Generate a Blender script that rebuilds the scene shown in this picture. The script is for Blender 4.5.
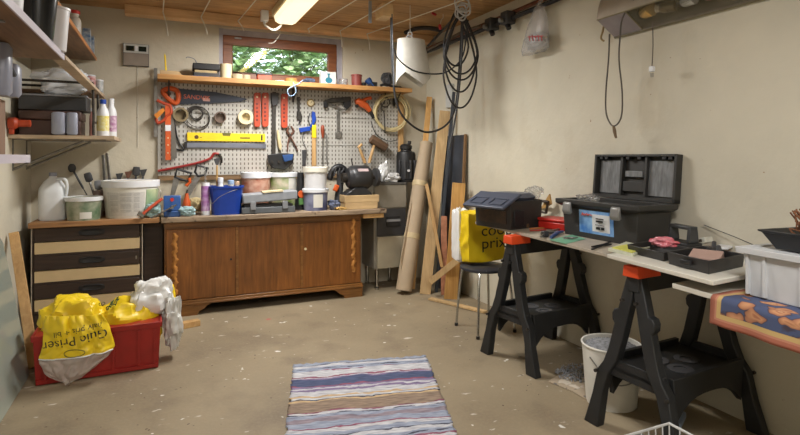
import bpy, bmesh, math, random
from mathutils import Vector, Matrix, noise
for o in list(bpy.data.objects): bpy.data.objects.remove(o)
S = bpy.context.scene; C = S.collection
PI = math.pi
# ---------------------------------------------------------------- camera
F_PX = 531.0; YAW = math.radians(24); CY, SY = math.cos(YAW), math.sin(YAW); EYE = 1.25; HOR = 157.0
cd = bpy.data.cameras.new('camera'); cam = bpy.data.objects.new('camera', cd); C.objects.link(cam)
cd.sensor_fit = 'HORIZONTAL'; cd.sensor_width = 36; cd.lens = 36 * F_PX / 800; cd.shift_y = -(217.5 - HOR) / 800
cd.clip_start = 0.02
cam.location = (0, 0, EYE); cam.rotation_euler = (PI / 2, 0, -YAW); S.camera = cam
# ---------------------------------------------------------------- sky, sun, exposure
w = bpy.data.worlds.new('sky'); S.world = w; w.use_nodes = True
bg = w.node_tree.nodes['Background']; bg.inputs[0].default_value = (0.78, 0.88, 1.0, 1); bg.inputs[1].default_value = 4.0
sd = bpy.data.lights.new('sun', 'SUN'); sd.energy = 9; sd.angle = 0.02; sd.color = (1, .96, .85)
sun = bpy.data.objects.new('sun', sd); C.objects.link(sun); sun.rotation_euler = (math.radians(38), 0, math.radians(-15))
S.view_settings.view_transform = 'Standard'; S.view_settings.look = 'None'; S.view_settings.gamma = 1
S.view_settings.use_curve_mapping = False; S.view_settings.exposure = 0.0
def area(name, loc, size, e, col, rot=(0, 0, 0)):
    d = bpy.data.lights.new(name, 'AREA'); d.shape = 'RECTANGLE'; d.size = size[0]; d.size_y = size[1]; d.energy = e; d.color = col
    o = bpy.data.objects.new(name, d); C.objects.link(o); o.location = loc; o.rotation_euler = rot; return o
area('rear_ceiling_lamp', (0.75, 0.1, 2.38), (0.5, 1.3), 66, (1, .985, .96))
area('tube_glow', (0.93, 3.83, 2.352), (0.10, 1.05), 60, (1, .985, .95))
# ---------------------------------------------------------------- helpers
def lin(v):
    v /= 255.0
    return v / 12.92 if v <= 0.04045 else ((v + 0.055) / 1.055) ** 2.4
def rgb(c): return (lin(c[0]), lin(c[1]), lin(c[2]), 1)
def at(px, py, X=None, Y=None, Z=None):
    r = (px - 400) / F_PX; u = (HOR - py) / F_PX
    d = Vector((SY + r * CY, CY - r * SY, u))
    t = X / d.x if X is not None else (Y / d.y if Y is not None else (Z - EYE) / d.z)
    return Vector((d.x * t, d.y * t, EYE + d.z * t))
_m = {}
def mat(name, col, rough=.6, metal=0, var=.12, scale=14, bump=0, bscale=60, trans=0, emit=0, alpha=1, spots=None, col2=None, stretch=(1, 1, 1), spec=.5, sheen=0):
    """plain object material with noise-driven wear. var: brightness variation; spots: (colour, amount, scale)"""
    if name in _m: return _m[name]
    m = bpy.data.materials.new(name); m.use_nodes = True; nt = m.node_tree; N = nt.nodes; L = nt.links
    b = N['Principled BSDF']; b.inputs['Roughness'].default_value = rough; b.inputs['Metallic'].default_value = metal
    b.inputs['Specular IOR Level'].default_value = spec
    b.inputs['Transmission Weight'].default_value = trans; b.inputs['Alpha'].default_value = alpha
    tc = N.new('ShaderNodeTexCoord'); mp = N.new('ShaderNodeMapping'); L.new(tc.outputs['Object'], mp.inputs[0]); mp.inputs['Scale'].default_value = stretch
    n = N.new('ShaderNodeTexNoise'); n.inputs['Scale'].default_value = scale; n.inputs['Detail'].default_value = 6; L.new(mp.outputs[0], n.inputs[0])
    r = N.new('ShaderNodeValToRGB'); L.new(n.outputs[0], r.inputs[0])
    c = rgb(col); c2 = rgb(col2) if col2 else None
    r.color_ramp.elements[0].position = .3; r.color_ramp.elements[1].position = .7
    r.color_ramp.elements[0].color = c2 or (c[0] * (1 - var), c[1] * (1 - var), c[2] * (1 - var), 1)
    r.color_ramp.elements[1].color = c if c2 else (min(1, c[0] * (1 + var)), min(1, c[1] * (1 + var)), min(1, c[2] * (1 + var)), 1)
    out = r.outputs[0]
    for sp in (spots or []):
        n2 = N.new('ShaderNodeTexNoise'); n2.inputs['Scale'].default_value = sp[2]; n2.inputs['Detail'].default_value = 3; L.new(mp.outputs[0], n2.inputs[0])
        r2 = N.new('ShaderNodeValToRGB'); L.new(n2.outputs[0], r2.inputs[0]); r2.color_ramp.elements[0].position = 1 - sp[1]; r2.color_ramp.elements[1].position = min(1, 1 - sp[1] + .04)
        mx = N.new('ShaderNodeMixRGB'); L.new(r2.outputs[0], mx.inputs[0]); L.new(out, mx.inputs[1]); mx.inputs[2].default_value = rgb(sp[0]); out = mx.outputs[0]
    L.new(out, b.inputs['Base Color'])
    if emit: b.inputs['Emission Color'].default_value = c; b.inputs['Emission Strength'].default_value = emit
    if bump:
        n3 = N.new('ShaderNodeTexNoise'); n3.inputs['Scale'].default_value = bscale; n3.inputs['Detail'].default_value = 5; L.new(mp.outputs[0], n3.inputs[0])
        bp = N.new('ShaderNodeBump'); bp.inputs['Strength'].default_value = bump; bp.inputs['Distance'].default_value = .01
        L.new(n3.outputs[0], bp.inputs['Height']); L.new(bp.outputs[0], b.inputs['Normal'])
    _m[name] = m; return m
def wood(name, c1, c2, axis=0, scale=5, rough=.6, bump=.15, knots=True, contrast=.5, dirt=None):
    """grain runs along the given axis"""
    if name in _m: return _m[name]
    m = bpy.data.materials.new(name); m.use_nodes = True; nt = m.node_tree; N = nt.nodes; L = nt.links; b = N['Principled BSDF']; b.inputs['Roughness'].default_value = rough
    tc = N.new('ShaderNodeTexCoord'); mp = N.new('ShaderNodeMapping'); sc = [9, 9, 9]; sc[axis] = .7; mp.inputs['Scale'].default_value = sc
    L.new(tc.outputs['Object'], mp.inputs[0]); n = N.new('ShaderNodeTexNoise'); n.inputs['Scale'].default_value = scale; n.inputs['Detail'].default_value = 8; n.inputs['Distortion'].default_value = .6
    L.new(mp.outputs[0], n.inputs[0]); r = N.new('ShaderNodeValToRGB'); L.new(n.outputs[0], r.inputs[0])
    e = r.color_ramp.elements; e[0].position = .5 - contrast / 2; e[1].position = .5 + contrast / 2; e[0].color = rgb(c1); e[1].color = rgb(c2)
    out = r.outputs[0]
    n2 = N.new('ShaderNodeTexNoise'); n2.inputs['Scale'].default_value = 2.5; n2.inputs['Detail'].default_value = 4; L.new(tc.outputs['Object'], n2.inputs[0])
    r2 = N.new('ShaderNodeValToRGB'); L.new(n2.outputs[0], r2.inputs[0]); r2.color_ramp.elements[0].position = .35; r2.color_ramp.elements[1].position = .7
    r2.color_ramp.elements[0].color = (.72, .72, .72, 1); r2.color_ramp.elements[1].color = (1.08, 1.08, 1.08, 1)
    mx = N.new('ShaderNodeMixRGB'); mx.blend_type = 'MULTIPLY'; mx.inputs[0].default_value = 1; L.new(out, mx.inputs[1]); L.new(r2.outputs[0], mx.inputs[2]); out = mx.outputs[0]
    if knots:
        v = N.new('ShaderNodeTexVoronoi'); v.inputs['Scale'].default_value = 4.5; mp2 = N.new('ShaderNodeMapping'); s2 = [1.6, 1.6, 1.6]; s2[axis] = .8; mp2.inputs['Scale'].default_value = s2
        L.new(tc.outputs['Object'], mp2.inputs[0]); L.new(mp2.outputs[0], v.inputs[0]); r3 = N.new('ShaderNodeValToRGB'); L.new(v.outputs['Distance'], r3.inputs[0])
        r3.color_ramp.elements[0].position = .05; r3.color_ramp.elements[1].position = .11; r3.color_ramp.elements[0].color = (.45, .36, .3, 1); r3.color_ramp.elements[1].color = (1, 1, 1, 1)
        m3 = N.new('ShaderNodeMixRGB'); m3.blend_type = 'MULTIPLY'; m3.inputs[0].default_value = .8; L.new(out, m3.inputs[1]); L.new(r3.outputs[0], m3.inputs[2]); out = m3.outputs[0]
    if dirt:
        n4 = N.new('ShaderNodeTexNoise'); n4.inputs['Scale'].default_value = dirt[2]; n4.inputs['Detail'].default_value = 7; L.new(tc.outputs['Object'], n4.inputs[0])
        r4 = N.new('ShaderNodeValToRGB'); L.new(n4.outputs[0], r4.inputs[0]); r4.color_ramp.elements[0].position = 1 - dirt[1]; r4.color_ramp.elements[1].position = min(1, 1.06 - dirt[1])
        m4 = N.new('ShaderNodeMixRGB'); L.new(r4.outputs[0], m4.inputs[0]); L.new(out, m4.inputs[1]); m4.inputs[2].default_value = rgb(dirt[0]); out = m4.outputs[0]
    L.new(out, b.inputs['Base Color'])
    if bump:
        bp = N.new('ShaderNodeBump'); bp.inputs['Strength'].default_value = bump; bp.inputs['Distance'].default_value = .004; L.new(n.outputs[0], bp.inputs['Height']); L.new(bp.outputs[0], b.inputs['Normal'])
    _m[name] = m; return m
def tag(o, label=None, cat=None, group=None, kind=None):
    for k, v in (('label', label), ('category', cat), ('group', group), ('kind', kind)):
        if v: o[k] = v
    return o
def wm(o):
    M = o.matrix_basis.copy(); p = o.parent
    while p: M = p.matrix_basis @ M; p = p.parent
    return M
def thing(name, loc, label, cat, group=None, rz=0):
    o = bpy.data.objects.new(name, None); C.objects.link(o); o.empty_display_size = .05
    o.location = loc; o.rotation_euler = (0, 0, rz); return tag(o, label, cat, group)
class MB:
    """collects shapes given in world (or M-local) coordinates; build() links them as ONE mesh object"""
    def __init__(s, M=None): s.bm = bmesh.new(); s.M = M or Matrix()
    def _v(s, p): return s.bm.verts.new(s.M @ Vector(p))
    def box(s, c, size, R=None):
        R = R or Matrix(); hx, hy, hz = [v / 2 for v in size]; vs = []
        for x, y, z in ((-1,-1,-1),(1,-1,-1),(1,1,-1),(-1,1,-1),(-1,-1,1),(1,-1,1),(1,1,1),(-1,1,1)):
            vs.append(s._v(Vector(c) + (R.to_3x3() @ Vector((x * hx, y * hy, z * hz)))))
        for f in ((0,3,2,1),(4,5,6,7),(0,1,5,4),(1,2,6,5),(2,3,7,6),(3,0,4,7)): s.bm.faces.new([vs[i] for i in f])
        return s
    def box2(s, a, b): return s.box([(a[i] + b[i]) / 2 for i in range(3)], [abs(b[i] - a[i]) for i in range(3)])
    def loft(s, rings, closed=True, cap=True):
        R = [[s._v(p) for p in r] for r in rings]; n = len(R[0])
        for a, b in zip(R, R[1:]):
            for i in range(n if closed else n - 1):
                j = (i + 1) % n; s.bm.faces.new((a[i], a[j], b[j], b[i]))
        if cap and closed:
            s.bm.faces.new(R[0][::-1]); s.bm.faces.new(R[-1])
        return s
    def prism(s, pts, vec):
        vec = Vector(vec); return s.loft([[Vector(p) for p in pts], [Vector(p) + vec for p in pts]])
    def lathe(s, prof, c=(0, 0, 0), seg=24, axis=None, sq=None):
        A = Matrix()
        if axis is not None: A = Vector((0, 0, 1)).rotation_difference(Vector(axis)).to_matrix().to_4x4()
        rings = []
        for r, z in prof:
            ring = []
            for i in range(seg):
                t = 2 * PI * i / seg; x, y = math.cos(t), math.sin(t)
                if sq: k = 1 / max(1e-6, (abs(x) ** sq[2] + abs(y) ** sq[2]) ** (1 / sq[2])); x *= k * sq[0]; y *= k * sq[1]
                ring.append(Vector(c) + A @ Vector((x * max(r, 1e-4), y * max(r, 1e-4), z)))
            rings.append(ring)
        return s.loft(rings)
    def cyl(s, a, b, r, r2=None, seg=16):
        a, b = Vector(a), Vector(b); return s.lathe([(r, 0), (r if r2 is None else r2, (b - a).length)], a, seg, b - a)
    def tube(s, pts, r, seg=8, closed=False, smooth=0):
        P = [Vector(p) for p in pts]
        if smooth:
            Q = []; n = len(P)
            for i in range(n if closed else n - 1):
                p0 = P[(i - 1) % n] if closed or i > 0 else P[0]; p1 = P[i]; p2 = P[(i + 1) % n]; p3 = P[(i + 2) % n] if closed or i + 2 < n else P[-1]
                for k in range(smooth):
                    t = k / smooth; Q.append(.5 * ((2 * p1) + (p2 - p0) * t + (2 * p0 - 5 * p1 + 4 * p2 - p3) * t * t + (3 * p1 - p0 - 3 * p2 + p3) * t ** 3))
            if not closed: Q.append(P[-1])
            P = Q
        n = len(P); rings = []; up = None
        for i in range(n):
            if closed: d = P[(i + 1) % n] - P[i - 1]
            else: d = P[min(i + 1, n - 1)] - P[max(i - 1, 0)]
            if d.length < 1e-9: d = Vector((0, 0, 1))
            d.normalize()
            if up is None: up = d.orthogonal().normalized()
            up = (up - d * up.dot(d)); up = up.normalized() if up.length > 1e-6 else d.orthogonal().normalized()
            sd_ = d.cross(up); rr = r[i] if isinstance(r, (list, tuple)) and len(r) == n else (r if not isinstance(r, (list, tuple)) else r[0])
            rings.append([P[i] + (up * math.cos(2 * PI * k / seg) + sd_ * math.sin(2 * PI * k / seg)) * rr for k in range(seg)])
        if closed: rings.append(rings[0]); return s.loft(rings, cap=False)
        return s.loft(rings)
    def ball(s, c, r, seg=16, sx=1, sy=1, sz=1):
        n = seg // 2; rings = []
        for j in range(1, n):
            a = PI * j / n; rings.append([Vector(c) + Vector((r * sx * math.sin(a) * math.cos(2 * PI * i / seg), r * sy * math.sin(a) * math.sin(2 * PI * i / seg), -r * sz * math.cos(a))) for i in range(seg)])
        return s.loft(rings)
    def torus(s, c, R, r, axis=(0, 0, 1), seg=32, rs=8, wob=0, seed=0):
        A = Vector((0, 0, 1)).rotation_difference(Vector(axis)).to_matrix(); rnd = random.Random(seed); ph = rnd.random() * 6
        pts = [Vector(c) + A @ Vector(((R + wob * math.sin(3 * t + ph)) * math.cos(t), (R + wob * math.cos(2 * t + ph)) * math.sin(t), wob * math.sin(2 * t + ph))) for t in [2 * PI * i / seg for i in range(seg)]]
        return s.tube(pts, r, rs, closed=True)
    def build(s, name, m, parent=None, label=None, cat=None, group=None, kind=None, smooth=True, bev=0, clean=True, ang=35, subsurf=0):
        bm = s.bm
        if clean: bmesh.ops.remove_doubles(bm, verts=bm.verts, dist=1e-6)
        bmesh.ops.recalc_face_normals(bm, faces=bm.faces)
        me = bpy.data.meshes.new(name)
        if parent is not None: bm.transform(wm(parent).inverted()); loc = Vector()
        else:
            xs = [v.co for v in bm.verts]; loc = Vector(((min(v.x for v in xs) + max(v.x for v in xs)) / 2, (min(v.y for v in xs) + max(v.y for v in xs)) / 2, min(v.z for v in xs)))
            bm.transform(Matrix.Translation(-loc))
        bm.to_mesh(me); bm.free()
        o = bpy.data.objects.new(name, me); C.objects.link(o); o.parent = parent
        o.location = loc; me.materials.append(m)
        if smooth:
            me.polygons.foreach_set('use_smooth', [True] * len(me.polygons))
            me.set_sharp_from_angle(angle=math.radians(ang))
        if bev:
            b = o.modifiers.new('bevel', 'BEVEL'); b.width = bev; b.segments = 2; b.limit_method = 'ANGLE'; b.angle_limit = math.radians(40); b.use_clamp_overlap = True
        if subsurf:
            q = o.modifiers.new('sub', 'SUBSURF'); q.levels = subsurf; q.render_levels = subsurf
        return tag(o, label, cat, group, kind)
def struct(name, mb, m, bev=0): return mb.build(name, m, kind='structure', bev=bev, smooth=bool(bev))
def copy_tree(o, parent=None):
    c = o.copy(); C.objects.link(c)
    if parent is not None: c.parent = parent
    for ch in [x for x in o.children]: copy_tree(ch, c)
    return c
def plate(pts, Y, t):
    """outline given as photo points on the plane y = Y, with real thickness t towards the room"""
    P = [at(x, y, Y=Y) for x, y in pts]; m = MB(); m.prism(P, (0, -t, 0)); return m
def text(name, s, size, M, m, parent, ext=.0006, fit=None, align='CENTER', onto=None):
    cu = bpy.data.curves.new('t', 'FONT'); cu.body = s; cu.size = size; cu.extrude = ext; cu.align_x = align; cu.align_y = 'CENTER'
    t = bpy.data.objects.new('t', cu); C.objects.link(t); bpy.context.view_layer.update()
    me = bpy.data.meshes.new_from_object(t.evaluated_get(bpy.context.evaluated_depsgraph_get())); bpy.data.objects.remove(t)
    me.transform(M)
    if onto: 
        for v in me.vertices: v.co = onto(v.co)
    me.transform(wm(parent).inverted()); me.name = name
    o = bpy.data.objects.new(name, me); C.objects.link(o); o.parent = parent; me.materials.clear(); me.materials.append(m); return o
def frame_M(o, right, up):
    r = Vector(right).normalized(); u = Vector(up).normalized(); n = r.cross(u).normalized(); u = n.cross(r)
    M = Matrix((r, u, n)).transposed().to_4x4(); M.translation = Vector(o); return M
def crumple(c, size, seed, amp=.18, flat=True, nu=64, nv=40, freq=2.2, shape=None, M=None):
    """a crumpled plastic bag: folded, creased closed surface standing at c"""
    m = MB(M); off = Vector((seed * 7.3, seed * 3.1, seed * 1.7)); rings = []
    for j in range(1, nv):
        a = PI * j / nv; ring = []
        for i in range(nu):
            t = 2 * PI * i / nu; d = Vector((math.sin(a) * math.cos(t), math.sin(a) * math.sin(t), -math.cos(a)))
            q = d * freq + off; k = 1 + amp * (1.1 * noise.noise(q * .8)) - amp * 1.0 * abs(noise.noise(q * 1.1 + Vector((5, 1, 2)))) - amp * .45 * abs(noise.noise(q * 2.6)) - amp * .10 * abs(noise.noise(q * 6.5))
            p = Vector((d.x * abs(d.x) ** -.25 if d.x else 0, d.y * abs(d.y) ** -.25 if d.y else 0, d.z)) * k
            p = Vector((p.x * size[0] / 2, p.y * size[1] / 2, p.z * size[2] / 2 + size[2] / 2))
            if shape: p = shape(p)
            if flat: p.z = max(p.z, 0.001 * (1 + noise.noise(q * 8)))
            ring.append(Vector(c) + p)
        rings.append(ring)
    return m.loft(rings)
# ---------------------------------------------------------------- palette
Mwhite = mat('white_plastic', (224, 226, 230), .45, var=.05)
Mcream = mat('cream_tape', (222, 208, 170), .6, var=.06)
Mblack = mat('black_plastic', (26, 26, 28), .5, var=.2)
Mdark = mat('dark_grey_plastic', (56, 56, 58), .5, var=.12)
Mgrey = mat('grey_plastic', (128, 130, 134), .5, var=.1)
Msteel = mat('worn_steel', (140, 138, 134), .38, .8, var=.2, scale=30)
Mdsteel = mat('dark_steel', (70, 66, 62), .45, .7, var=.3, scale=30)
Mrust = mat('rusty_steel', (108, 72, 56), .7, .3, var=.3, scale=40)
Morange = mat('orange_plastic', (206, 90, 36), .45, var=.08)
Morange2 = mat('orange_red_plastic', (184, 70, 38), .45, var=.1)
Mred = mat('red_plastic', (200, 44, 34), .4, var=.08)
Mblue = mat('blue_plastic', (22, 66, 160), .4, var=.08)
Mblue2 = mat('blue_enamel', (38, 74, 128), .45, var=.15)
Myellow = mat('yellow_plastic', (238, 206, 34), .4, var=.05)
Mink = mat('black_ink', (24, 24, 24), .6, var=.05)
Mchrome = mat('chrome', (190, 190, 188), .2, 1, var=.06)
Mcord = mat('white_cord', (216, 212, 200), .7, var=.06)
Mbcord = mat('black_cable', (38, 37, 38), .5, var=.15)
Mclear = mat('clear_plastic', (222, 224, 228), .18, var=.04, trans=.85, alpha=.55)
Mbagw = mat('thin_white_plastic_film', (236, 238, 242), .32, var=.06, alpha=.92, trans=.2)
Mpine = wood('pine_x', (196, 150, 92), (222, 182, 124), 0)
MpineY = wood('pine_y', (196, 150, 92), (222, 182, 124), 1)
MpineZ = wood('pine_z', (190, 146, 92), (220, 180, 124), 2)
Mbench = wood('bench_wood', (128, 108, 88), (178, 156, 130), 0, bump=.4, dirt=((84, 66, 52), .42, 9))
# ---------------------------------------------------------------- room
XL, XR, YB, YF, ZC = -0.945, 2.51, 4.96, -1.3, 2.475
def plaster(name, base, stain):
    m = bpy.data.materials.new(name); m.use_nodes = True; nt = m.node_tree; N = nt.nodes; L = nt.links; b = N['Principled BSDF']; b.inputs['Roughness'].default_value = .82
    tc = N.new('ShaderNodeTexCoord')
    def ramp(scale, det, p0, p1, c0, c1, st=(1, 1, 1)):
        mp = N.new('ShaderNodeMapping'); mp.inputs['Scale'].default_value = st; L.new(tc.outputs['Object'], mp.inputs[0])
        n = N.new('ShaderNodeTexNoise'); n.inputs['Scale'].default_value = scale; n.inputs['Detail'].default_value = det; L.new(mp.outputs[0], n.inputs[0])
        r = N.new('ShaderNodeValToRGB'); L.new(n.outputs[0], r.inputs[0]); e = r.color_ramp.elements; e[0].position = p0; e[1].position = p1; e[0].color = c0; e[1].color = c1; return r.outputs[0], n
    c = rgb(base); a, _ = ramp(1.3, 6, .3, .72, tuple(v * .86 for v in c[:3]) + (1,), tuple(min(1, v * 1.07) for v in c[:3]) + (1,))
    s, _ = ramp(3.2, 8, .60, .70, (0, 0, 0, 1), (.45, .45, .45, 1), (1, 1, .7)); mx = N.new('ShaderNodeMixRGB'); L.new(s, mx.inputs[0]); L.new(a, mx.inputs[1]); mx.inputs[2].default_value = rgb(stain)
    k, _ = ramp(26, 2, .76, .79, (0, 0, 0, 1), (1, 1, 1, 1)); m2 = N.new('ShaderNodeMixRGB'); L.new(k, m2.inputs[0]); L.new(mx.outputs[0], m2.inputs[1]); m2.inputs[2].default_value = rgb((150, 120, 90))
    L.new(m2.outputs[0], b.inputs['Base Color'])
    _, n3 = ramp(16, 6, 0, 1, (0, 0, 0, 1), (1, 1, 1, 1)); bp = N.new('ShaderNodeBump'); bp.inputs['Strength'].default_value = .35; bp.inputs['Distance'].default_value = .012; L.new(n3.outputs[0], bp.inputs['Height']); L.new(bp.outputs[0], b.inputs['Normal'])
    return m
Mwall = plaster('wall_plaster', (210, 204, 186), (194, 184, 162))
Mwallb = plaster('wall_plaster_back', (203, 194, 174), (188, 176, 154))
def floor_mat():
    m = bpy.data.materials.new('painted_concrete'); m.use_nodes = True; nt = m.node_tree; N = nt.nodes; L = nt.links; b = N['Principled BSDF']; b.inputs['Roughness'].default_value = .62
    tc = N.new('ShaderNodeTexCoord'); cur = None
    def layer(scale, det, p0, p1, col, cur, st=(1, 1, 1), amt=1, rot=0):
        mp = N.new('ShaderNodeMapping'); mp.inputs['Scale'].default_value = st; mp.inputs['Rotation'].default_value = (0, 0, rot); L.new(tc.outputs['Object'], mp.inputs[0])
        n = N.new('ShaderNodeTexNoise'); n.inputs['Scale'].default_value = scale; n.inputs['Detail'].default_value = det; L.new(mp.outputs[0], n.inputs[0])
        r = N.new('ShaderNodeValToRGB'); L.new(n.outputs[0], r.inputs[0]); e = r.color_ramp.elements; e[0].position = p0; e[1].position = p1
        e[0].color = (0, 0, 0, 1); e[1].color = (amt, amt, amt, 1)
        mx = N.new('ShaderNodeMixRGB'); L.new(r.outputs[0], mx.inputs[0]); mx.inputs[2].default_value = rgb(col)
        if cur is None: mx.inputs[1].default_value = rgb((134, 120, 97))
        else: L.new(cur, mx.inputs[1])
        return mx.outputs[0], n
    cur, _ = layer(1.1, 8, .35, .7, (158, 143, 117), cur)
    cur, _ = layer(3.5, 9, .5, .72, (114, 100, 82), cur, amt=.7)
    cur, _ = layer(60, 3, .45, .8, (162, 148, 122), cur, amt=.3)
    cur, _ = layer(13, 2, .73, .75, (222, 218, 210), cur)
    cur, _ = layer(9, 6, .68, .72, (214, 206, 194), cur, st=(1, 2.5, 1), amt=.75, rot=.6)
    cur, _ = layer(34, 1, .765, .785, (80, 62, 50), cur)
    cur, n = layer(4.2, 1, .80, .82, (190, 70, 80), cur, amt=.6)
    L.new(cur, b.inputs['Base Color'])
    n3 = N.new('ShaderNodeTexNoise'); n3.inputs['Scale'].default_value = 30; n3.inputs['Detail'].default_value = 6; L.new(tc.outputs['Object'], n3.inputs[0]); bp = N.new('ShaderNodeBump'); bp.inputs['Strength'].default_value = .15; bp.inputs['Distance'].default_value = .01
    L.new(n3.outputs[0], bp.inputs['Height']); L.new(bp.outputs[0], b.inputs['Normal']); return m
Mceil = wood('ceiling_boards', (160, 120, 76), (210, 168, 116), 0, scale=4, rough=.7, contrast=.6)
struct('floor', MB().box2((XL - .3, YF - .3, -.1), (XR + .3, YB + .3, 0)), floor_mat())
cb = MB(); y = YF - .1; k = 0
while y < YB + .1:
    cb.box2((XL - .3, y, ZC + .002 * (k % 2)), (XR + .3, y + .117, ZC + .05)); y += .12; k += 1
cb.box2((XL - .3, YF - .3, ZC + .03), (XR + .3, YB + .3, ZC + .12)); struct('ceiling', cb, Mceil)
struct('wall_left', MB().box2((XL - .25, YF - .3, 0), (XL, YB + .3, ZC)), Mwall)
struct('wall_right', MB().box2((XR, YF - .3, 0), (XR + .25, YB + .3, ZC)), Mwall)
struct('wall_front', MB().box2((XL, YF - .25, 0), (XR, YF, ZC)), Mwall)
WX0, WX1, WZ0, WZ1 = .45, 1.60, 1.93, 2.40
wb = MB(); wb.box2((XL, YB, 0), (WX0, YB + .28, ZC)); wb.box2((WX1, YB, 0), (XR, YB + .28, ZC)); wb.box2((WX0, YB, 0), (WX1, YB + .28, WZ0)); wb.box2((WX0, YB, WZ1), (WX1, YB + .28, ZC))
struct('wall_back', wb, Mwallb)
Mframe = wood('window_wood', (122, 70, 42), (160, 100, 62), 0, rough=.45, knots=False)
wf = MB(); x0, x1, z0, z1 = WX0 + .035, WX1 - .055, WZ0, WZ1 - .052
Yf0, Yf1 = YB + .03, YB + .09
for a, b in (((x0, Yf0, z0 + .085), (x0 + .085, Yf1, z1 - .085)), ((x1 - .085, Yf0, z0 + .085), (x1, Yf1, z1 - .085)), ((x0, Yf0, z1 - .085), (x1, Yf1, z1)), ((x0, Yf0, z0), (x1, Yf1, z0 + .085))): wf.box2(a, b)
win = struct('window_1', wf, Mframe, bev=.006)
for a, b, nm in (((x1, Yf0, z0), (WX1, Yf1, WZ1), 'side_filler'), ((x0, Yf0, z1), (x1, Yf1, WZ1), 'top_filler'), ((WX0, Yf0, z0), (x0, Yf1, WZ1), 'side_filler')):
    MB().box2(a, b).build(nm, mat('bluish_daylight_reveal', (168, 164, 172), .7), win)  # lavender grey: bluish daylight on the wall around the frame, painted into the colour
MB().box2((x0 + .05, Yf0 + .028, z0 + .05), (x1 - .05, Yf0 + .032, z1 - .05)).build('pane', mat('window_glass', (255, 255, 255), .02, trans=1, var=0, alpha=.25), win, smooth=False)
bs = MB(); bs.box2((x0 + .1, Yf0 - .012, z1 - .03), (x0 + .16, Yf0, z1 - .015)).build('catch', Msteel, win)
struct('beam_trim_1', MB().box2((-.285, 4.76, 2.398), (XR - .02, 4.87, ZC)), wood('beam_wood', (214, 170, 122), (236, 198, 150), 0, contrast=.4), bev=.004)
# outside the window
struct('ground', MB().box2((-3, YB + .28, 1.7), (6, 14, 1.76)), mat('soil', (96, 84, 60), .9, bump=.3))
def shrub(name, c, r, n, col, label, seed, h):
    rnd = random.Random(seed); t = thing(name, (c[0], c[1], 1.76), label, 'shrub', 'bushes outside the window'); tr = MB()
    lf = MB()
    for b in range(7):
        a = rnd.random() * 6.28; e = Vector((c[0] + math.cos(a) * r * .7, c[1] + math.sin(a) * r * .5, 1.76 + h * rnd.uniform(.5, 1)))
        tr.tube([(c[0], c[1], 1.76), Vector((c[0], c[1], 1.76)).lerp(e, .5) + Vector((0, 0, .1)), e], [.014, .01, .005], 6)
    for i in range(n):
        a = rnd.random() * 6.28; q = rnd.random() ** .5 * r; p = Vector((c[0] + math.cos(a) * q, c[1] + math.sin(a) * q * .6, 1.78 + rnd.random() * h))
        s_ = rnd.uniform(.05, .10); R = Matrix.Rotation(rnd.random() * 6.28, 4, 'Z') @ Matrix.Rotation(rnd.uniform(-1.1, 1.1), 4, 'X') @ Matrix.Rotation(rnd.uniform(-.6, .6), 4, 'Y')
        vs = [lf._v(p + (R @ Vector(v)) * s_) for v in ((-1, 0, 0), (-.3, .45, .08), (.5, .4, .05), (1, 0, 0), (.5, -.4, .05), (-.3, -.45, .08))]; lf.bm.faces.new(vs)
    lf.build('foliage', mat('leaf_' + name + str(seed), col, .5, var=.35, scale=5), t, smooth=False, clean=False); tr.build('stem', mat('bark', (92, 70, 50), .9), t)
shrub('shrub', (.6, 6.0, 0), .42, 800, (128, 160, 104), 'leafy green bush behind the left half of the window pane', 1, 1.3)
shrub('shrub', (1.42, 6.05, 0), .40, 800, (146, 174, 124), 'lighter green bush behind the middle of the window pane', 2, 1.25)
shrub('shrub', (2.25, 6.1, 0), .42, 900, (116, 160, 104), 'green bush behind the right edge of the window pane', 3, 1.2)
shrub('tree', (1.7, 8.6, 0), 2.0, 2600, (104, 144, 98), 'dense tree foliage far behind the bushes outside the window', 4, 2.4)
a, b = at(236, 76, Y=5.6), at(266, 52, Y=5.6)
MB().tube([a + (a - b) * ((a.z - 1.76) / (b.z - a.z)), b], .022, 4).build('garden_stake', mat('stake_wood', (226, 206, 120), .7), label='slanting pale wooden stake outside the left of the window', cat='stake')
def bx(px, Y): return at(px, 200, Y=Y).x
def mpp(px, Y):
    r = (px - 400) / F_PX; return Y / (CY - r * SY) / F_PX
# ================================================================ left wall shelves
Mboard = wood('shelf_underside', (122, 92, 66), (150, 116, 84), 1, contrast=.4); Medge = mat('pale_laminate_edge', (206, 200, 212), .5, var=.04); Mpl = wood('pale_board', (176, 152, 124), (206, 184, 156), 0, contrast=.4)
def wall_shelf(label, a, b, edge, brackets, top=None):
    t = thing('wall_shelf', ((a[0] + b[0]) / 2, (a[1] + b[1]) / 2, a[2]), label, 'shelf')
    MB().box2(a, (b[0] - .006, b[1], b[2])).build('board', top or Mboard, t)
    MB().box2((b[0] - .006, a[1], a[2]), (b[0], b[1], b[2])).build('front_edge', edge, t, 'long front edge strip of the shelf board')
    for y in brackets:
        m = MB(); m.box2((XL, y - .012, a[2] - .22), (XL + .006, y + .012, a[2])); m.box2((XL, y - .012, a[2] - .006), (b[0] - .06, y + .012, a[2]))
        m.tube([(XL + .004, y, a[2] - .21), (b[0] - .2, y, a[2] - .008)], .009, 6); m.build('bracket', Msteel, t)
    return t
wall_shelf('highest shelf board on the left wall, carrying the red-capped bottle', (XL, 2.7, 2.03), (-.495, 4.93, 2.055), wood('edge_wood', (186, 120, 66), (208, 146, 90), 1), [3.2])
wall_shelf('pale-edged middle shelf board nearest the camera, under the black planter', (XL, 1.3, 1.715), (-.435, 2.99, 1.745), Medge, [2.2])
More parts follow.
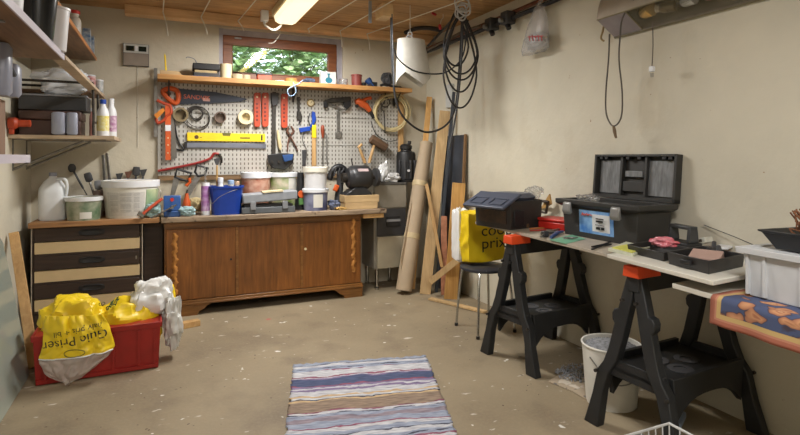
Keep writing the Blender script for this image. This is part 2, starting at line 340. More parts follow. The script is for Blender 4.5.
wall_shelf('short far middle shelf on the left wall carrying three small tins', (XL, 4.61, 1.72), (-.43, 4.88, 1.745), Mpl, [4.7])
tag(MB().box2((-.492, 3.0, 1.722), (-.431, 4.605, 1.742)).build('shelf_rail', Mpl, bev=.002), 'narrow pale wooden rail joining the near and far middle shelves', 'rail')
wall_shelf('low shelf in the far left corner holding two detergent bottles and tool boxes', (XL, 4.28, 1.375), (-.32, 4.93, 1.40), Mpl, [4.4, 4.8], Mpl)
wall_shelf('lowest shelf end at the left photo edge, at eye height', (XL, 1.3, 1.225), (-.55, 2.87, 1.26), Medge, [2.4])
def tub(name, c, r, h, m, label, cat, lid=None, lidh=.02, taper=.86, group=None, sq=None, lbl=None, lm=None, band=None):
    t = thing(name, c, label, cat, group)
    if not lid:   # open vessel with wall thickness
        MB().lathe([(r * taper * .1, 0), (r * taper, 0), (r, h - .012), (r + .004, h - .01), (r + .004, h), (r - .003, h), (r * taper - .003, .006), (.001, .006)], c, 32, sq=sq).build('body', m, t)
    else:
        MB().lathe([(r * taper * .1, 0), (r * taper, 0), (r, h - lidh * .6), (r, h - .004), (.001, h - .004)], c, 32, sq=sq).build('body', m, t)
        MB().lathe([(r + .002, h - lidh), (r + .008, h - lidh), (r + .009, h - .003), (r + .005, h), (r - .006, h), (r - .01, h - .005), (.001, h - .005)], c, 32, sq=sq).build('lid', lid, t)
    if lbl:   # wrapped label: (a0, a1, z0, z1) angles in radians, fractions of the height
        a0, a1, f0, f1 = lbl; rings = []
        for f in (f0, f1):
            rr = r * (taper + (1 - taper) * f)
            rings.append([Vector(c) + Vector((rr + .0008) * Vector((math.cos(a0 + (a1 - a0) * i / 16), math.sin(a0 + (a1 - a0) * i / 16), 0))) + Vector((0, 0, h * f)) for i in range(17)])
        g = MB(); outer = [[p + (p - Vector((c[0], c[1], p.z))).normalized() * .0012 for p in rg] for rg in rings]
        g.loft([rings[0] + outer[0][::-1], rings[1] + outer[1][::-1]]); g.build('paper_label', lm, t)
    return t
def bottle(c, r, h, m, capm, label, cat='bottle', name='bottle', neck=.35, capr=.42, group=None, lab=None, lsq=None):
    t = thing(name, c, label, cat, group); s_ = h
    MB().lathe([(r * .3, 0), (r * .96, 0), (r, .02 * s_), (r, .6 * s_), (r * .9, .7 * s_), (r * .55, .8 * s_), (r * neck, .85 * s_), (r * neck, .92 * s_)], c, 24, sq=lsq).build('body', m, t)
    MB().lathe([(r * capr, .88 * s_), (r * capr, .985 * s_), (r * capr * .85, s_)], c, 16).build('cap', capm, t)
    if lab: MB().lathe([(r * .9, .14 * s_), (r * 1.012, .14 * s_), (r * 1.012, .55 * s_), (r * .9, .55 * s_)], c, 24, sq=lsq).build('paper_label', lab, t)
    return t
tub('tub', (-.50, 2.2, 1.745), .065, .16, Mwhite, 'round white tub on the middle shelf at the top left photo corner', 'tub', lid=Mwhite)
tub('planter', (-.49, 2.66, 1.745), .078, .185, mat('glossy_black', (26, 28, 30), .18, var=.05), 'glossy black planter on the middle shelf beside the white bin', 'planter', taper=.8)
tub('waste_bin', (-.468, 2.92, 1.745), .064, .20, mat('white_bin', (214, 212, 214), .4, var=.04), 'tall white tapered bin on the middle shelf', 'bin', taper=.78)
bottle((-.56, 4.24, 2.055), .042, .2, mat('pale_bottle', (206, 200, 190), .4), Mred, 'pale bottle with a large red cap on the highest shelf', capr=.85, neck=.7)
Mcart = mat('blue_white_print', (40, 96, 150), .5, scale=28, col2=(214, 220, 222))
for i, (x, y, ww, h, lab) in enumerate(((-.54, 4.70, .055, .185, 'taller blue and white carton on the highest shelf, next to the red-capped bottle'), (-.525, 4.80, .05, .15, 'shorter blue and white carton at the end of the highest shelf'))):
    m = MB(); m.box2((x - ww / 2, y - .03, 2.055), (x + ww / 2, y + .03, 2.055 + h * .8)); m.prism([(x - ww / 2, y - .03, 2.055 + h * .8), (x - ww / 2, y + .03, 2.055 + h * .8), (x - ww / 2, y, 2.055 + h)], (ww, 0, 0))
    tag(m.build('carton', Mcart, bev=.002), lab, 'carton', 'cartons on the highest shelf')
tins = ((-.60, 4.70, .04, .15, (60, 84, 140), 'blue tin on the far middle shelf, left of the small tins'), (-.52, 4.74, .038, .13, (176, 70, 66), 'red and white tin on the far middle shelf, between two other tins'), (-.462, 4.77, .03, .10, (120, 130, 136), 'small grey-green tin at the very end of the far middle shelf'))
for i, (x, y, r, h, col, lab) in enumerate(tins):
    t = thing('tin', (x, y, 1.745), lab, 'tin', 'small tins on the far middle shelf')
    MB().lathe([(r * .3, 0), (r, 0), (r, h), (r * .3, h)], (x, y, 1.745), 20).build('body', mat('tin_print%d' % i, col, .4, scale=30, col2=(210, 208, 204)), t)
    MB().lathe([(r * .3, h), (r * 1.04, h), (r * 1.04, h + .008), (r * .9, h + .011), (.001, h + .009)], (x, y, 1.745), 20).build('lid', Mwhite, t)
# low shelf contents
t = bottle((-.40, 4.38, 1.40), .04, .265, Mwhite, Mblue, 'white detergent bottle with blue cap and yellow label on the low shelf', lab=mat('yellow_label', (214, 196, 60), .5, scale=40, col2=(226, 222, 190)), neck=.42, capr=.52)
t = bottle((-.362, 4.55, 1.40), .038, .29, Mwhite, Mwhite, 'white bottle with purple printed label at the end of the low shelf', lab=mat('purple_label', (150, 70, 130), .5, scale=34, col2=(222, 206, 218)), neck=.5, capr=.55)
bottle((-.482, 4.50, 1.40), .018, .21, mat('pink_bottle', (206, 150, 140), .35), Mwhite, 'slim pale pink bottle on the low shelf left of the blue-capped one', neck=.5, capr=.6)
def latch_box(name, M, sx, sy, sz, body, latch, label, n=2, lx=.1):
    t = thing(name, M.translation, label, 'tool case'); m = MB(M); m.box2((-sx / 2, -sy / 2, 0), (sx / 2, sy / 2, sz * .62)); m.build('body', body, t, bev=.008)
    m = MB(M); m.box2((-sx / 2 - .004, -sy / 2 - .004, sz * .63), (sx / 2 + .004, sy / 2 + .004, sz)); m.build('lid', body, t, bev=.01); return t
M = Matrix.Translation((-.715, 4.46, 1.40)); t = latch_box('tool_case', M, .36, .26, .17, mat('brown_plastic', (84, 62, 56), .5), Mgrey, 'brown tool case with rounded grey grips on the low shelf')
Mlil = mat('blue_grey_plastic', (150, 154, 170), .35, var=.06)
for x, r in ((.055, .042), (.135, .034)):
    MB(M).lathe([(.002, 0), (r * .8, .002), (r, .012), (r, .145), (r * .8, .155), (.002, .157)], (x, -.165, .003), 20, sq=(1, .7, 3)).build('grip', Mlil, t, 'rounded blue-grey grip on the case front')
t = thing('storage_box', (-.7, 4.46, 1.575), 'flat dark grey box stacked on the brown tool case', 'box')
MB().box2((-.90, 4.34, 1.575), (-.50, 4.58, 1.67)).build('body', Mdark, t, bev=.004); MB().box2((-.905, 4.335, 1.671), (-.495, 4.585, 1.684)).build('lid', Mgrey, t, bev=.003)
m = MB(); m.tube([(-.93, 4.30, 1.77), (-.56, 4.30, 1.77), (-.475, 4.30, 1.765), (-.455, 4.30, 1.74), (-.452, 4.30, 1.402)], .009, 10, smooth=5); m.tube([(-.93, 4.595, 1.77), (-.56, 4.595, 1.77), (-.47, 4.595, 1.765), (-.455, 4.595, 1.74), (-.452, 4.595, 1.402)], .009, 10, smooth=5)
m.cyl((-.452, 4.30, 1.5), (-.452, 4.595, 1.5), .007); tag(m.build('tube_frame', Mdsteel), 'bent dark metal tube frame straddling the boxes on the low shelf', 'frame')
m = crumple((-.66, 4.45, 1.684), (.34, .2, .21), 11, .35)
tag(m.build('plastic_bag', Mbagw), 'crumpled white plastic bag lying on the flat dark grey box', 'bag')
for i in range(4):
    bottle((-.91 + i * .062, 4.72, 1.40), .026, .285 + .012 * (i % 2), mat('dark_glass', (34, 44, 48), .15), Mblack, ['leftmost dark bottle', 'second dark bottle from the left', 'third dark bottle from the left', 'fourth dark bottle from the left'][i] + ' behind the stacked cases on the low shelf', group='dark bottles at the back of the low shelf')
t = thing('power_tool', (-.9, 4.32, 1.40), 'orange power tool with round nozzle pointing right at the left end of the low shelf', 'power tool')
m = MB(); m.lathe([(.01, 0), (.038, .004), (.04, .04), (.03, .055), (.024, .058), (.022, .11), (.024, .112), (.024, .125), (.014, .128)], (-.94, 4.262, 1.475), 20, (1, 0, 0)); m.build('body', Morange2, t)
MB().box2((-.935, 4.245, 1.40), (-.905, 4.275, 1.45)).build('handle', Morange2, t, bev=.008)
# near shelf
t = thing('cardboard_box', (-.78, 2.55, 1.26), 'plain brown box on the lowest shelf at the left photo edge', 'box'); MB().box2((-.93, 2.25, 1.26), (-.625, 2.79, 1.49)).build('body', mat('brown_card', (140, 112, 92), .8), t)
MB().box2((-.93, 2.25, 1.4901), (-.625, 2.79, 1.4925)).build('top_flap', mat('brown_card', (140, 112, 92), .8), t)
t = thing('tool_case', (-.78, 2.55, 1.4925), 'grey-blue tool case with bulging rounded latches on top of the brown box', 'tool case')
MB().box2((-.93, 2.28, 1.493), (-.66, 2.78, 1.64)).build('body', Mlil, t, bev=.02)
for y, z, h in ((2.62, 1.46, .22), (2.775, 1.47, .15)):
    MB().lathe([(.002, 0), (.030, .004), (.040, .02), (.040, h - .02), (.030, h - .004), (.002, h)], (-.605, y, z + .034), 18, sq=(1, 1.1, 3)).build('latch', Mlil, t)
m = MB(); m.tube([(-.60, 2.66, 1.66), (-.585, 2.74, 1.60), (-.59, 2.80, 1.585)], .012, 8); m.build('clip', Mdark, t)
# thermostat panel
A, B = at(123, 43, Y=4.94), at(149, 67, Y=4.94)
t = thing('control_panel', (A.x, 4.95, B.z), 'grey wall control panel with two small dark windows, on the back wall', 'panel')
MB().box2((A.x, 4.935, B.z), (B.x, 4.96, A.z)).build('housing', mat('panel_frame', (70, 66, 62), .5), t, bev=.002)
MB().box2((A.x + .004, 4.93, B.z + .004), (B.x - .004, 4.936, B.z + .105)).build('lower_cover', mat('panel_taupe', (140, 128, 116), .5), t)
MB().box2((A.x + .004, 4.93, B.z + .108), (B.x - .004, 4.936, A.z - .004)).build('upper_cover', mat('panel_grey', (190, 190, 184), .5), t)
W = B.x - A.x
for u in (.12, .60): MB().box2((A.x + W * u, 4.926, A.z - .062), (A.x + W * (u + .3), 4.931, A.z - .02)).build('display_window', mat('dark_green_glass', (22, 34, 28), .15), t, 'dark green display window')
MB().box2((A.x + W * .46, 4.924, A.z - .06), (A.x + W * .56, 4.931, A.z - .02)).build('switch', Mwhite, t)
m = MB(); m.tube([(A.x + W * .55, 4.953, B.z), (A.x + W * .56, 4.955, 1.5), (A.x + W * .56, 4.955, 1.33)], .0022, 6); tag(m.build('wall_wire', Mcord), 'thin pale wire running down the back wall below the control panel', 'wire')
# leaning glass panel and plank
xz = lambda z: -.70 - .23 * z / .8
m = MB(); pts = [(xz(0), 2.5, 0.001), (xz(0), 3.64, 0.001), (xz(.2), 3.76, .2), (xz(.4), 3.86, .4), (xz(.6), 3.95, .6), (xz(.72), 4.0, .72), (xz(.78), 3.96, .78), (xz(.8), 3.85, .8), (xz(.8), 2.5, .8)]
m.prism(pts, (-.006, 0, -.002)); tag(m.build('glass_pane', mat('greenish_glass', (160, 168, 158), .1, .1, var=.04, scale=2, spec=1), bev=.001), 'large greenish grey glass pane leaning on the left wall', 'glass pane')
def stick(name, a, b, wd, dp, m_, label, cat, group=None, side=None, bev=.002):
    a, b = Vector(a), Vector(b); d = (b - a).normalized(); s_ = Vector(side) if side else Vector((CY, -SY, 0)); s_ = (s_ - d * s_.dot(d)).normalized(); n = d.cross(s_)
    m = MB(); r = []
    for p in (a, b): r.append([p + s_ * wd / 2 * i + n * dp / 2 * j for i, j in ((-1, -1), (1, -1), (1, 1), (-1, 1))])
    m.loft(r); return tag(m.build(name, m_, bev=bev), label, cat, group)
stick('wooden_plank', (-.70, 3.76, .0), (-.905, 4.25, .745), .055, .035, MpineZ, 'pine plank leaning on the left wall behind the glass pane', 'plank', side=(1, 0, 0))
# ================================================================ dresser
Dx0, Dx1, Dy, Dz = -.862, -.145, 4.52, .745
t = thing('dresser', ((Dx0 + Dx1) / 2, 4.73, 0), 'dark wood dresser with cream drawer fronts in the left corner', 'dresser')
Mdk = wood('dark_wood', (48, 34, 26), (72, 54, 42), 0, knots=False, contrast=.5); Mcr = mat('cream_laminate', (206, 182, 140), .5, var=.04)
m = MB(); m.box2((Dx0, Dy, 0), (Dx0 + .018, 4.94, Dz)); m.box2((Dx1 - .018, Dy, 0), (Dx1, 4.94, Dz)); m.box2((Dx0 + .018, Dy + .02, Dz - .018), (Dx1 - .018, 4.94, Dz)); m.box2((Dx0 + .018, Dy + .02, .0), (Dx1 - .018, 4.94, .05)); m.box2((Dx0 + .018, 4.92, .05), (Dx1 - .018, 4.94, Dz - .018))
m.build('carcass', Mdk, t)
for x in (Dx0, Dx1 - .007): MB().box2((x, Dy - .004, .02), (x + .007, Dy, Dz)).build('edge_strip', mat('pale_strip', (186, 176, 160), .5), t, 'pale vertical edge strip')
hU = .1975
for k in range(3):
    zt = Dz - .004 - k * (hU + .006)
    d = MB().box2((Dx0 + .022, Dy - .012, zt - hU), (Dx1 - .022, Dy + .3, zt - .105)).build('drawer', Mcr, t, 'cream drawer front', bev=.002)
    r = MB().box2((Dx0 + .022, Dy - .016, zt - .10), (Dx1 - .022, Dy + .01, zt)).build('grip_rail', Mdk, d, 'dark rail across the top of the drawer', bev=.003)
    MB().box2((Dx0 + .022, Dy - .014, zt - hU - .004), (Dx1 - .022, Dy, zt - hU + .012)).build('lower_rail', Mdk, d)
    h = MB(); cx = (Dx0 + Dx1) / 2 + .02; h.lathe([(.03, 0), (.05, .001), (.06, .004), (.05, .007), (.04, .004)], (cx, Dy - .016, zt - .045), 24, (0, -1, 0), sq=(1.4, .38, 4)); h.build('handle', Mblack, d, 'black recessed oval handle')
MB().box2((Dx1 - .05, Dy - .018, Dz - .27), (Dx1 - .04, Dy - .013, Dz - .245)).build('lock_plate', Msteel, t)
MB().box2((Dx0 + .022, Dy - .008, 0), (Dx1 - .022, Dy + .02, .125)).build('plinth', Mdk, t)
Mwt = wood('worktop_wood', (136, 96, 60), (186, 138, 90), 0, bump=.3, contrast=.5)
tag(MB().box2((Dx0 - .01, 4.47, Dz), (-.03, 4.955, Dz + .038)).build('worktop', Mwt, bev=.004), 'worn wooden worktop board lying on the dresser', 'worktop')
ZD = Dz + .038
tag(MB().box2((-.14, 4.60, 0), (-.005, 4.625, .735)).build('filler_panel', Mdk, bev=.002), 'dark upright wooden panel between dresser and sideboard', 'panel')
# things on the dresser
jx = -.752
t = thing('jug', (jx, 4.66, ZD), 'translucent white plastic canister on the dresser worktop', 'canister')
MB().lathe([(.02, 0), (.085, .0), (.092, .012), (.094, .20), (.09, .235), (.06, .285), (.028, .315), (.022, .33)], (jx, 4.66, ZD), 32, sq=(.95, .8, 3.5)).build('body', mat('milky_plastic', (226, 230, 234), .3, var=.03), t)
MB().cyl((jx, 4.66, ZD + .325), (jx, 4.66, ZD + .352), .026).build('cap', Mlil, t)
MB().tube([(jx + .03, 4.62, ZD + .305), (jx + .085, 4.60, ZD + .30), (jx + .098, 4.60, ZD + .25), (jx + .092, 4.61, ZD + .19)], .011, 8, smooth=5).build('handle', mat('milky_plastic', (214, 216, 212)), t)
gx = bx(84, 4.60)
t = tub('paint_tub', (gx, 4.60, ZD), .12, .172, mat('green_print', (44, 96, 58), .45, scale=9, col2=(190, 186, 168)), 'green printed paint tub with flat white lid on the dresser worktop', 'tub', lid=Mwhite, lidh=.03, taper=.9, lbl=(-1.7, -1.0, .08, .36), lm=mat('white_paper', (216, 214, 206), .7, var=.04))
wx = bx(131, 4.70)
t = tub('bucket', (wx, 4.70, ZD), .20, .285, mat('white_bucket', (226, 224, 216), .4, var=.04), 'large white lidded filler bucket with printed label on the dresser', 'bucket', lid=Mwhite, lidh=.05, taper=.88, lbl=(-2.5, -1.0, .06, .7), lm=mat('print_label', (206, 204, 198), .6, var=.06, scale=60))
g = MB()
for i in range(15):
    f = .18 + i * .034; rr = .2 * (.88 + .12 * f) + .0024
    for a0, a1 in ((-2.35, -2.0), (-1.92, -1.5), (-1.42, -1.2)):
        if (i * 7 + int(a0 * 10)) % 5 == 0: continue
        p = [Vector((wx + rr * math.cos(a0 + (a1 - a0) * k / 5), 4.70 + rr * math.sin(a0 + (a1 - a0) * k / 5), ZD + .285 * f)) for k in range(6)]; g.tube(p, .0011, 4)
g.build('print_lines', mat('grey_print', (120, 120, 124), .7), t)
rings = [[Vector((wx + (rr) * math.cos(a), 4.70 + rr * math.sin(a), ZD + .285 * f)) for a in [-.95 + 1.2 * i / 12 for i in range(13)]] for f, rr in ((.04, .1782), (.76, .196))]
g = MB(); g.loft([rings[0] + [p + Vector((.003, -.003, 0)) for p in rings[0][::-1]], rings[1] + [p + Vector((.003, -.003, 0)) for p in rings[1][::-1]]]); g.build('green_print', mat('teal_print', (110, 150, 116), .5, scale=6, col2=(206, 214, 170)), t, 'green and teal printed side')
g = MB(); g.tube([(wx + .19, 4.62, ZD + .22), (wx + .215, 4.60, ZD + .19), (wx + .2, 4.60, ZD + .13), (wx + .12, 4.535, ZD + .1)], .0022, 6, smooth=4); g.build('handle', Msteel, t)
# cup of brushes behind and tools
cx = bx(100, 4.84); t = thing('tool_cup', (cx, 4.86, ZD), 'white lidded cup holding upright brushes behind the green tub', 'cup')
MB().lathe([(.01, 0), (.045, 0), (.05, .19), (.053, .19), (.053, .2), (.045, .2), (.041, .01), (.001, .01)], (cx, 4.86, ZD), 24).build('body', mat('brown_print_cup', (122, 78, 66), .5, scale=20, col2=(196, 190, 184)), t)
def long_tool(name, a, b, mh, mb_, label, cat, r=.008, head=None, hm=None):
    t = thing(name, a, label, cat); a, b = Vector(a), Vector(b); m_ = a.lerp(b, .55)
    MB().tube([a, m_], r * .6, 8).build('shaft', mb_, t); MB().tube([m_, m_.lerp(b, .1), b.lerp(m_, .1), b], [r * .8, r * 1.2, r * 1.1, r * .6], 10).build('handle', mh, t)
    if head == 'spoon': MB().ball(b, .028, 14, 1, .35, 1.3).build('head', hm, t)
    if head == 'brush': 
        d = (b - a).normalized(); MB().lathe([(.006, 0), (.022, .01), (.024, .05), (.02, .075), (.004, .078)], b, 14, d, sq=(1.2, .45, 3)).build('head', hm, t)
    if head == 'blade':
        d = (b - a).normalized(); s_ = d.cross(Vector((0, 1, 0))).normalized(); m = MB(); m.prism([b - s_ * .01, b + s_ * .01, b + d * .05 + s_ * .028, b + d * .06 - s_ * .028], (0, -.002, 0)); m.build('head', hm, t)
    return t
long_tool('ladle', (cx - .02, 4.86, ZD + .012), tuple(at(72, 168, Y=4.88)), Mdark, Mdsteel, 'dark ladle-like brush leaning left out of the cup behind the canister', 'brush', .007, 'spoon', Mdark)
long_tool('paint_brush', (cx, 4.865, ZD + .012), tuple(at(90, 182, Y=4.88)), Msteel, Mdsteel, 'grey paint brush standing in the cup behind the green tub', 'brush', .008, 'brush', Mdark)
long_tool('paint_brush', (cx + .015, 4.85, ZD + .012), tuple(at(99, 190, Y=4.84)), Mcream, Mdsteel, 'pale-handled brush standing in the cup behind the green tub', 'brush', .008, 'brush', Mgrey)
for a, b, lab in (((107, 190), (103, 155), 'left of two grey steel rods standing behind the white filler bucket'), ((113, 190), (107, 153), 'right of two grey steel rods standing behind the white filler bucket')):
    stick('steel_rod', at(a[0], a[1] + 26, Y=4.93), at(b[0], b[1], Y=4.945), .02, .01, Msteel, lab, 'rod', 'steel rods behind the filler bucket')
for px, py, hd, lab in ((119, 180, 'blade', 'small scraper standing behind the left side of the filler bucket lid'), (128, 178, 'blade', 'brown-headed scraper standing behind the filler bucket lid'), (136, 176, 'brush', 'short-bristled brush standing behind the filler bucket'), (143, 176, 'blade', 'dark spatula standing behind the right side of the filler bucket')):
    p = at(px, py, Y=4.935); long_tool('scraper' if hd == 'blade' else 'paint_brush', (p.x - .02, 4.93, ZD), tuple(p), Mdark, Mdsteel, lab, 'scraper' if hd == 'blade' else 'brush', .008, hd, Mrust if px == 128 else Mdark)
# ================================================================ bench top and sideboard
BZ = .782
bt = MB(); pts = [(-.02, 4.47), (.35, 4.45), (1.0, 4.455), (1.85, 4.45), (1.85, 4.57), (1.765, 4.575), (1.765, 4.95), (-.02, 4.95)]
bt.prism([(x, y, BZ - .042) for x, y in pts], (0, 0, .042)); tag(bt.build('workbench', Mbench, bev=.006), 'rough grey wooden bench top lying across the sideboard', 'worktop')
tag(MB().box2((1.632, 4.47, BZ - .082), (1.83, 4.57, BZ - .043)).build('wood_block', MpineY, bev=.003), 'wooden batten under the right end of the bench top', 'wood block')
Sx0, Sx1, Sy = .005, 1.625, 4.52
Mdoor = wood('oak_veneer', (104, 62, 22), (148, 92, 40), 2, scale=6, contrast=.55, rough=.4, knots=False, dirt=((168, 140, 112), .26, 14)); Mdoor2 = wood('oak_veneer_frame', (112, 72, 30), (150, 102, 52), 0, contrast=.5, knots=False, rough=.4)
t = thing('sideboard', ((Sx0 + Sx1) / 2, 4.73, 0), 'low oak sideboard with three doors and carved side trims', 'sideboard')
m = MB(); m.box2((Sx0, Sy, .10), (Sx0 + .03, 4.93, BZ - .084)); m.box2((Sx1 - .03, Sy, .10), (Sx1, 4.93, BZ - .084)); m.box2((Sx0 + .03, Sy + .002, BZ - .11), (Sx1 - .03, 4.93, BZ - .084)); m.box2((Sx0 + .03, Sy + .01, .10), (Sx1 - .03, 4.93, .12)); m.box2((Sx0 + .03, 4.91, .12), (Sx1 - .03, 4.93, BZ - .11)); m.build('carcass', Mdoor2, t)
MB().box2((Sx0 - .002, Sy - .004, BZ - .084), (Sx1 + .002, 4.93, BZ - .043)).build('top', Mdoor2, t)
ww = (Sx1 - Sx0 - .02) / 3
for k in range(3):
    a = Sx0 + .012 + k * ww; d = MB().box2((a + .002, Sy - .02, .125), (a + ww - .004, Sy, BZ - .10)).build('door', Mdoor, t, bev=.003)
    if k < 2: MB().box2((a + ww - .014, Sy - .027, .125), (a + ww + .008, Sy - .0205, BZ - .10)).build('cover_strip', Mdoor2, d, bev=.003)
    if k == 2: MB().cyl((a + .03, Sy - .02, .46), (a + .03, Sy - .024, .46), .011).build('keyhole', Mcream, d, 'pale worn keyhole plate')
    if k == 0: MB().cyl((a + ww - .05, Sy - .02, .42), (a + ww - .05, Sy - .024, .42), .008).build('keyhole', Mink, d, 'dark keyhole')
Mcarve = mat('carved_light_oak', (172, 116, 54), .5, var=.15)
for x, z0, z1 in ((Sx0 + .075, .17, .66), (Sx1 - .075, .22, .70)):
    m = MB(); L_, R_ = [], []; n = 60
    for i in range(n + 1):
        z = z0 + (z1 - z0) * i / n; wv = .013 + .007 * abs(math.sin(i * .42)) + .004 * math.sin(i * 1.7); off = .006 * math.sin(i * .6)
        if i in (0, n): wv = .003
        L_.append((x + off - wv, Sy - .022, z)); R_.append((x + off + wv, Sy - .022, z))
    rings = [[L_[i], (L_[i][0] * .6 + R_[i][0] * .4, Sy - .036, L_[i][2]), (L_[i][0] * .4 + R_[i][0] * .6, Sy - .036, L_[i][2]), R_[i]] for i in range(n + 1)]
    m.loft(rings); m.build('carved_trim', Mcarve, t, 'lighter carved vertical ornament')
m = MB(); m.box2((Sx0 - .008, Sy - .03, .085), (Sx1 + .008, Sy + .01, .12)); m.box2((Sx0 - .012, Sy - .038, .085), (Sx1 + .012, Sy + .01, .10)); m.build('base_moulding', Mdoor2, t, bev=.004)
for a, b in ((Sx0 - .005, Sx0 + .34), (Sx1 - .26, Sx1 + .005)):
    s_ = 1 if a < .5 else -1; e = b if a < .5 else a; o_ = a if a < .5 else b
    m = MB(); m.prism([(o_, Sy - .03, 0), (e - s_ * .10, Sy - .03, 0), (e - s_ * .085, Sy - .03, .03), (e - s_ * .05, Sy - .03, .045), (e - s_ * .03, Sy - .03, .065), (e, Sy - .03, .084), (o_, Sy - .03, .084)], (0, .05, 0)); m.build('foot', Mdoor2, t)
for x in (Sx0, Sx1 - .04): MB().box2((x, 4.86, 0), (x + .04, 4.9, .10)).build('foot', Mdoor2, t)
stick('wood_block', at(169, 328, Z=.022), at(199, 322, Z=.022), .06, .042, MpineY, 'short pine offcut on the floor in front of the sideboard', 'wood block', side=(.3, 1, 0))
# crate and bags
Cx0, Cx1, Cy0, Cy1, Ch = -.655, -.02, 3.45, 3.86, .275
MC = Matrix.Translation((-.337, 3.655, 0)) @ Matrix.Rotation(.02, 4, 'Z')
t = thing('crate', (-.337, 3.655, 0), 'red plastic crate on the floor filled with yellow shopping bags', 'crate')
Mcrate = mat('crate_red', (150, 30, 24), .4, var=.12); a_, b_ = .3175, .205
m = MB(MC)
rings = [[(-a_ * k, -b_ * k, z), (a_ * k, -b_ * k, z), (a_ * k, b_ * k, z), (-a_ * k, b_ * k, z)] for k, z in ((.96, 0.001), (1, Ch), (.975, Ch), (.93, .012))]
m.loft(rings); m.build('body', Mcrate, t, bev=.006)
m = MB(MC); m.loft([[(-a_ * k, -b_ * k - e, z), (a_ * k, -b_ * k - e, z), (a_ * k, b_ * k + e, z), (-a_ * k, b_ * k + e, z)] for k, e, z in ((1.0, .001, Ch - .03), (1.02, .004, Ch - .03), (1.025, .004, Ch), (.972, 0, Ch), (.972, 0, Ch - .004))]); m.build('rim', Mcrate, t, bev=.003)
for x in (-.26, -.1, .07, .2, .285): MB(MC).box((x, -b_ * .985 - .004, .125), (.012, .012, .22)).build('rib', Mcrate, t)
MB(MC).box((0, -b_ * .962 - .006, .02), (.6, .012, .02)).build('base_rib', Mcrate, t)
Mybag = mat('yellow_film', (232, 200, 30), .42, var=.1, scale=6, trans=.0); Mgreen = mat('green_ink', (30, 70, 40), .6)
tag(crumple((-.49, 3.67, .03), (.38, .34, .40), 3, .2, freq=2.6).build('shopping_bag', Mybag, clean=False), 'crumpled yellow shopping bag in the left half of the red crate', 'bag')
b2 = crumple((-.20, 3.67, .03), (.38, .33, .37), 8, .2, freq=2.4).build('shopping_bag', Mybag, clean=False); tag(b2, 'crumpled yellow shopping bag with dark green print in the middle of the crate', 'bag')
# white bag with yellow behind, over the right rim
def wshape(p):
    if p.x > .02: p = Vector((p.x, p.y, p.z - 2.2 * (p.x - .02)))
    return p
tag(crumple((-.06, 3.68, .20), (.27, .24, .30), 21, .25, flat=False).build('shopping_bag', mat('white_film', (226, 226, 224), .3, var=.05), clean=False), 'white plastic bag bunched over the right end of the crate', 'bag')
tag(crumple((.012, 3.87, .18), (.12, .14, .27), 25, .22, flat=False).build('shopping_bag', Mybag, clean=False), 'yellow bag peeking out behind the white bag at the crate end', 'bag')
tag(crumple((.052, 3.60, .045), (.115, .13, .36), 33, .3, flat=False).build('shopping_bag', mat('white_film2', (214, 214, 210), .3, var=.08, alpha=.9), clean=False), 'whitish translucent bag hanging outside the right end of the crate', 'bag')
# the draped front bag
YF_ = 3.40
def sheet(Lp, Rp, v0, v1, nu=40, nv=30, bulge=.05, seed=1, cre=.018, th=.006):
    def curve(P, v):
        k = v * (len(P) - 1); i = min(int(k), len(P) - 2); f = k - i; return Vector(P[i]).lerp(Vector(P[i + 1]), f)
    front = []; back = []
    for j in range(nv + 1):
        v = v0 + (v1 - v0) * j / nv; l, r = curve(Lp, v), curve(Rp, v); fr = []; bk = []
        for i in range(nu + 1):
            u = i / nu; px = l.lerp(r, u); y = YF_; q = Vector((u * 3, v * 3, seed))
            b = bulge * (math.sin(PI * u) ** .6) * (math.sin(PI * min(1, max(0.0, v * .92 + .04))) ** .5) + cre * (abs(noise.noise(q * 1.4)) * 2 + abs(noise.noise(q * 3.3)) - .5)
            p = at(px[0], px[1], Y=y); fr.append(p + Vector((0, -b, 0))); bk.append(p + Vector((0, -b + th, 0)))
        front.append(fr); back.append(bk)
    m = MB(); m.loft([f + b[::-1] for f, b in zip(front, back)]); return m, front
Lp = [(45, 316), (43, 330), (43, 345), (39, 357), (39, 364), (45, 374), (56, 380), (66, 383)]
Rp = [(103, 314), (110, 327), (113, 338), (115, 346), (108, 356), (95, 367), (82, 377), (68, 383)]
t = thing('shopping_bag', (-.33, YF_, .05), 'upside-down yellow shopping bag with black lettering hanging over the crate front', 'bag')
m, fr = sheet(Lp, Rp, 0, .47, seed=4); m.build('printed_part', Mybag, t, clean=False)
m, fr2 = sheet(Lp, Rp, .47, 1, seed=4, nv=36); m.build('clear_bottom', mat('milky_film', (222, 214, 204), .3, var=.1, scale=8, alpha=.5, trans=.2), t, 'translucent milky bottom of the bag', clean=False)
m = MB(); m.tube([p + Vector((0, -.002, 0)) for p in fr[-1]], .0035, 6); m.build('seam', Mwhite, t, clean=False)
from mathutils.bvhtree import BVHTree
vv = [p for r in fr for p in r]; nu_ = len(fr[0]); ff = [(j * nu_ + i, j * nu_ + i + 1, (j + 1) * nu_ + i + 1, (j + 1) * nu_ + i) for j in range(len(fr) - 1) for i in range(nu_ - 1)]
bv = BVHTree.FromPolygons(vv, ff)
def onto(p):
    h = bv.ray_cast(Vector((p.x, 2.8, p.z)), Vector((0, 1, 0)))
    return Vector((p.x, (h[0].y if h[0] else YF_ - .05) - .0015 - (.0006 if p.y < 0 else 0), p.z))
